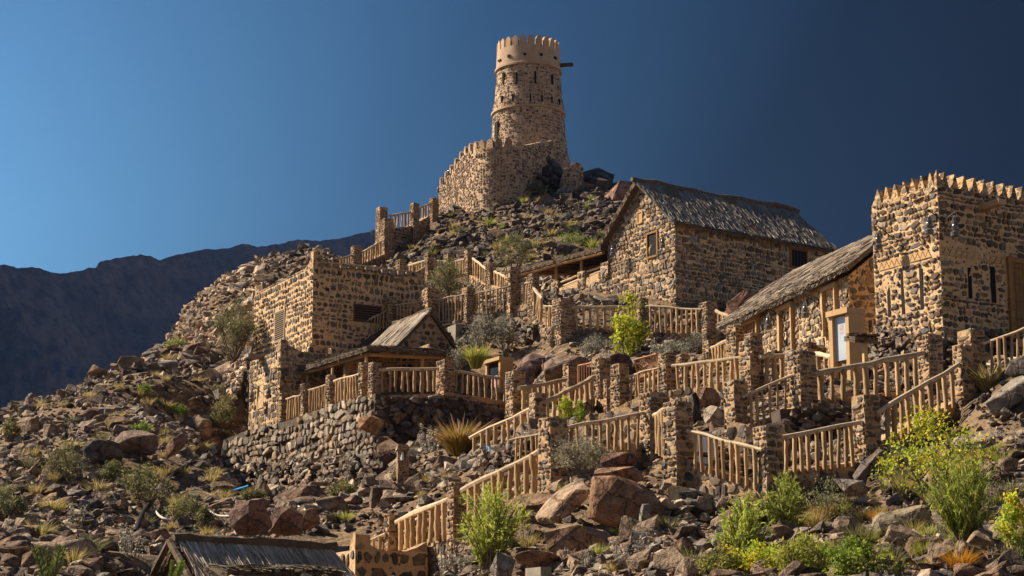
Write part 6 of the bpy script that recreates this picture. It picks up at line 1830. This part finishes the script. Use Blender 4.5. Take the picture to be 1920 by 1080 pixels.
WS = [(700, 840, 84, 30, 'woolly grey spikes leftmost on the concrete ledge'), (720, 838, 82, 34, 'woolly grey spikes on the concrete ledge, second from the left'), (770, 832, 82, 42, 'tall woolly grey spikes against the dark retaining wall'), (800, 850, 79, 50, 'woolly grey spikes right of the lamp pillar'),
      (985, 1018, 37.5, 36, 'woolly grey spikes beside the broad tan boulder'), (1065, 1066, 36, 44, 'woolly grey spikes below the broad tan boulder'), (1100, 1066, 36, 40, 'woolly grey spikes right of the broad tan boulder foot'), (1165, 1060, 36, 44, 'woolly grey spikes left of the golden tufts'), (1205, 1050, 36, 46, 'woolly grey spikes behind the golden tufts'),
      (835, 1078, 42, 60, 'tall woolly grey spikes right of the parapet house'), (870, 1080, 41, 46, 'woolly grey spikes at the foot of the big tamarisk'), (245, 1050, 43, 70, 'woolly grey shrub at the lower end of the black pipe'), (140, 990, 50, 56, 'woolly grey shrub on the lower left slope'), (1765, 1020, 35, 40, 'woolly grey spikes left of the brush shaped tamarisk'), (1870, 1060, 34, 36, 'woolly grey spikes near the bottom right corner'), (1140, 690, 80, 36, 'woolly grey spikes left of the sapling stem'), (1232, 676, 80, 40, 'woolly grey spikes right of the sapling stem'), (846, 690, 87, 36, 'woolly grey spikes behind the pavilion end pillar')]
for px, py, d, hp, lab in WS:
    spikes(lab, foot(px, py, d), scale(hp, d), scale(hp * .9, d), 12, WOOL, 'woolly grey spike shrubs')
# palm fronds peeping in at the bottom
def palm(label, base, n, L_, cols, a0, a1):
    root = thing('palm', label, 'palm', base)
    paths = []; Cs = []; Ds = []; Ns = []
    for k in range(n):
        a = a0 + (a1 - a0) * k / max(1, n - 1) + random.uniform(-.1, .1); el = random.uniform(.9, 1.35)
        out = Vector((math.cos(a), math.sin(a) * .6, 0)); tip = out * L_ * math.cos(el) + Vector((0, 0, L_ * math.sin(el)))
        p = arc((0, 0, -.3), tip, Vector((0, 0, .12 * L_)), 8); paths.append(p)
        for j in range(34):
            s = (.15 + .85 * j / 34) * 8; i = min(7, int(s)); q = p[i].lerp(p[i + 1], s - i); td = (p[i + 1] - p[i]).normalized()
            for sg in (-1, 1):
                sd = td.cross(Vector((0, 1, .2))).normalized() * sg
                dd = (td * .8 + sd * .7).normalized(); l = L_ * .2 * (1 - .5 * j / 34)
                Cs.append((q + dd * l / 2)[:]); Ds.append(dd[:]); Ns.append(l)
    stems_mesh(paths, .02, root, 'frond_ribs')
    V, q = leaves(np.array(Cs), np.array(Ds), np.array(Ns), np.full(len(Ns), .03))
    np_mesh('fronds', V, q, M_LEAF, root, np.repeat(pick(cols, len(Cs)), 4, axis=0))
palm('palm fronds sticking up at the bottom left corner', W(92, 1100, 36), 7, .75, [(.20, .24, .06), (.26, .28, .09), (.14, .18, .05)], .3, 2.9)
palm('bright palm frond tip before the reed roof gable', W(318, 1110, 38), 5, .62, [(.20, .30, .04), (.28, .36, .06)], .2, 1.4)

# ------------------------------------------------------------------ small things
def hose(name, label, cat, pts, r, mat, grp=None):
    P = []
    for px, py, d in pts:
        h = hit(px, py, 30, 120); P.append(h + Vector((0, -.15, r + .10)) if h is not None else W(px, py, d))
    o0_ = P[0].copy(); Q = []
    for i in range(len(P) - 1):
        a, b = P[max(0, i - 1)], P[i]; c, e = P[i + 1], P[min(len(P) - 1, i + 2)]
        for k in range(6):
            u = k / 6; Q.append(.5 * ((2 * b) + (c - a) * u + (2 * a - 5 * b + 4 * c - e) * u * u + (3 * b - a - 3 * c + e) * u ** 3) - o0_)
    Q.append(P[-1] - o0_)
    mb = MB(); mb.tube(Q, r, 8); return tag(build(name, mb, mat, loc=o0_), label, cat, grp)
hose('water_pipe', 'thick black pipe running down the left slope', 'pipe', [(366, 876, 63.5), (335, 893, 61.5), (308, 920, 58), (288, 946, 54.5), (268, 975, 51.2), (255, 1010, 47.8)], .062, M_PIPE)
hose('water_pipe', 'second thinner black pipe lying beside the thick one', 'pipe', [(362, 880, 63.2), (325, 905, 60), (300, 935, 56), (285, 955, 53.8), (262, 985, 50)], .035, M_PIPE)
hose('hose', 'white hose looping down from the black pipe', 'hose', [(284, 955, 53.2), (292, 968, 52.2), (303, 982, 51), (324, 987, 50.5)], .035, M_HOSE)
hose('hose', 'white hose lying beside the dark reddish boulders', 'hose', [(392, 966, 52.5), (408, 975, 52), (432, 978, 51.8)], .028, M_HOSE)
hose('hose', 'white hose curving over the boulders above the reed roof', 'hose', [(557, 958, 53), (572, 966, 52.5), (580, 982, 51.8)], .028, M_HOSE)
hose('hose', 'blue garden hose hanging from the dark stair rail', 'hose', [(908, 850, 56.5), (914, 846, 56), (918, 856, 55.8), (914, 876, 55.4)], .03, M_BLUE)
hose('hose', 'dark hose coiled beside the blue garden hose', 'hose', [(912, 880, 55), (922, 866, 55), (938, 862, 55.2)], .02, M_PIPE)
p = W(452, 917, 60); mb = MB()
mb.face_hull([(-.28, 0, -.04), (-.05, .05, .02), (.22, 0, .10), (.16, .22, .14), (-.15, .25, .06), (-.1, .1, -.02), (.1, .1, .05)], [(0, 1, 4), (1, 2, 3, 4), (0, 5, 1), (5, 6, 2, 1)])
tag(build('plastic_scrap', mb, M_BLUE, loc=p), 'crumpled blue plastic scrap on the middle left slope', 'plastic scrap')
# white panel on a stand behind the downward railing
f = Frame(1330, 866, 44.6, 20)
wp = thing('white_panel', 'white board on a low pale stand behind the downward sloping railing', 'board', f.o, f.rz)
mb = MB(); mb.box(-.50, .02, .0, .06, .22, .58); build('board', mb, M_WHITE, wp)
mb = MB(); mb.prism([(.03, .0, .0), (.16, .0, .0), (.16, .0, .50), (.06, .0, .66), (-.12, .0, .66), (.03, .0, .40)], (0, .05, 0)); build('slanted_sheet', mb, M_PALE, wp)
mb = MB(); mb.box(-.55, .16, -.05, .3, -.05, .09); build('stand', mb, M_PALE, wp)
mb = MB(); mb.box(-.52, -.30, .02, .10, .10, .20); build('orange_label', mb, M_ORANGE, wp)
# slatted gate
def slats(label, name, cat, tl, tr, bl, br, d0, d1, n, diag=False):
    A, B_, C_, D_ = W(*tl, d0), W(*tr, d1), W(*bl, d0), W(*br, d1)
    root = thing(name, label, cat, C_)
    A, B_, C_, D_ = [q - root.location for q in (A, B_, C_, D_)]
    fr_ = MB()
    for a, b in ((A, B_), (C_, D_), (A, C_), (B_, D_)): fr_.tube([a, b], .035, 4)
    build('frame', fr_, M_LATT, root)
    mb = MB()
    for k in range(n):
        if not diag:
            s = (k + .5) / n; mb.tube([A.lerp(B_, s), C_.lerp(D_, s)], .02, 4)
        else:
            s = -.6 + 1.6 * (k + .5) / n; e = s + .6
            def P_(u, v): return A.lerp(B_, u).lerp(C_.lerp(D_, u), v)
            u0, v0, u1, v1 = s, 0, e, 1
            if u0 < 0: v0 = -u0 / .6; u0 = 0
            if u1 > 1: v1 = 1 - (u1 - 1) / .6; u1 = 1
            if v1 > v0: mb.tube([P_(u0, v0), P_(u1, v1)], .016, 4)
    build('slats', mb, M_LATT, root); return root
slats('reddish brown slatted wooden gate between two stone pillars', 'slatted_gate', 'gate', (1084, 686), (1112, 680), (1084, 756), (1112, 745), 73, 71.5, 6)
b_ = slats('lattice bench back of diagonal slats behind the steep log railing', 'lattice_bench', 'bench', (1190, 675), (1231, 664), (1197, 708), (1236, 692), 64.5, 63.8, 15, True)
mb = MB(); A, B_ = W(1197, 716, 64.5) - b_.location, W(1236, 700, 63.8) - b_.location; mb.prism([A, B_, B_ + Vector((-.1, -.45, .0)), A + Vector((-.1, -.45, 0))], (0, 0, .05)); build('seat', mb, M_LATT, b_)
for q in (A, B_):
    mb = MB(); mb.tube([q + Vector((-.05, -.4, 0)), q + Vector((-.05, -.4, -.7))], .035, 5); build('leg', mb, M_LATT, b_)
# lamp pillar
p = W(754, 928, 66); s = scale(28, 66) / 1.3
lp = thing('lamp_pillar', 'free standing stone pillar with small white lamp in its niche', 'lamp pillar', p, rad(12))
hz = scale(928 - 864, 66)
mb = MB(); mb.box(-s / 2, s / 2, -s / 2, s / 2, -1, hz); build('shaft', mb, M_PILLAR, lp, rough=(.18, .02))
mb = MB(); mb.box(-s / 2 * .9, s / 2 * .9, 0, s / 2 * .92, hz - .02, hz + .36); mb.box(s * .22, s / 2 * .9, -s / 2 * .9, -.003, hz - .02, hz + .36); build('niche', mb, M_PILLAR, lp, rough=(.18, .012))
mb = MB(); mb.prism([(-s * .55, -s * .55, hz + .345), (s * .55, -s * .55, hz + .345), (s * .50, -s * .5, hz + .45), (.12, -s * .5, hz + .52), (-.12, -s * .5, hz + .52), (-s * .5, -s * .5, hz + .45)], (0, s * 1.1, 0)); build('cap', mb, M_PILLAR, lp, rough=(.2, .015))
mb = MB(); mb.lathe([(.05, hz), (.06, hz + .08), (.035, hz + .2), (.045, hz + .25), (.01, hz + .29)], 10, (-.02, -s * .3, 0)); build('lamp', mb, M_WHITE, lp)
def block(px, pyt, pyb, d, pxl, pxr, label, rz=30, name='concrete_block', mat=None):
    f = Frame(px, pyb, d, rz); yl, xr = f.y_at(pxl, z=.3), f.x_at(pxr, z=.3); h = f.z_at(0, 0, pyt)
    mb = MB(); mb.box(0, xr, 0, yl, -1.2, h)
    return tag(build(name, mb, mat or M_CONC, loc=f.o, rz=f.rz, rough=(.4, .012)), label, 'block')
block(854, 608, 634, 95.5, 836, 882, 'square grey concrete block below the middle path')
block(670, 922, 958, 61, 656, 716, 'pale concrete block above the parapet house')
block(1014, 1062, 1095, 35.5, 985, 1034, 'pale concrete block at the bottom edge below the long stone beam')
tag(wall_strip('concrete_ledge', None, [(645, 852, 862, 79), (745, 848, 858, 77), (800, 852, 862, 75)], .8, M_CONC, .6, (.5, .02)), 'long concrete ledge in front of the dark retaining wall', 'ledge')
tag(wall_strip('concrete_ledge', None, [(712, 926, 945, 61), (800, 932, 950, 60)], .5, M_CONC, .6, (.5, .02)), 'low concrete kerb at the foot of the lamp pillar', 'ledge')

#@@HAZE
t = bpy.data.materials.new('haze'); t.use_nodes = True
for q in list(t.node_tree.nodes):
    if q.type == 'BSDF_PRINCIPLED': t.node_tree.nodes.remove(q)
vol = t.node_tree.nodes.new('ShaderNodeVolumePrincipled')
vol.inputs['Color'].default_value = (.22, .42, 1.0, 1)
vol.inputs['Density'].default_value = 0.00004
vol.inputs['Anisotropy'].default_value = 0.0
t.node_tree.links.new(vol.outputs[0], t.node_tree.nodes['Material Output'].inputs['Volume'])
mb = MB(); mb.box(-1500, 1700, -60, 2700, -6.5, 520)
tag(build('haze', mb, t, smooth=0), kind='stuff')
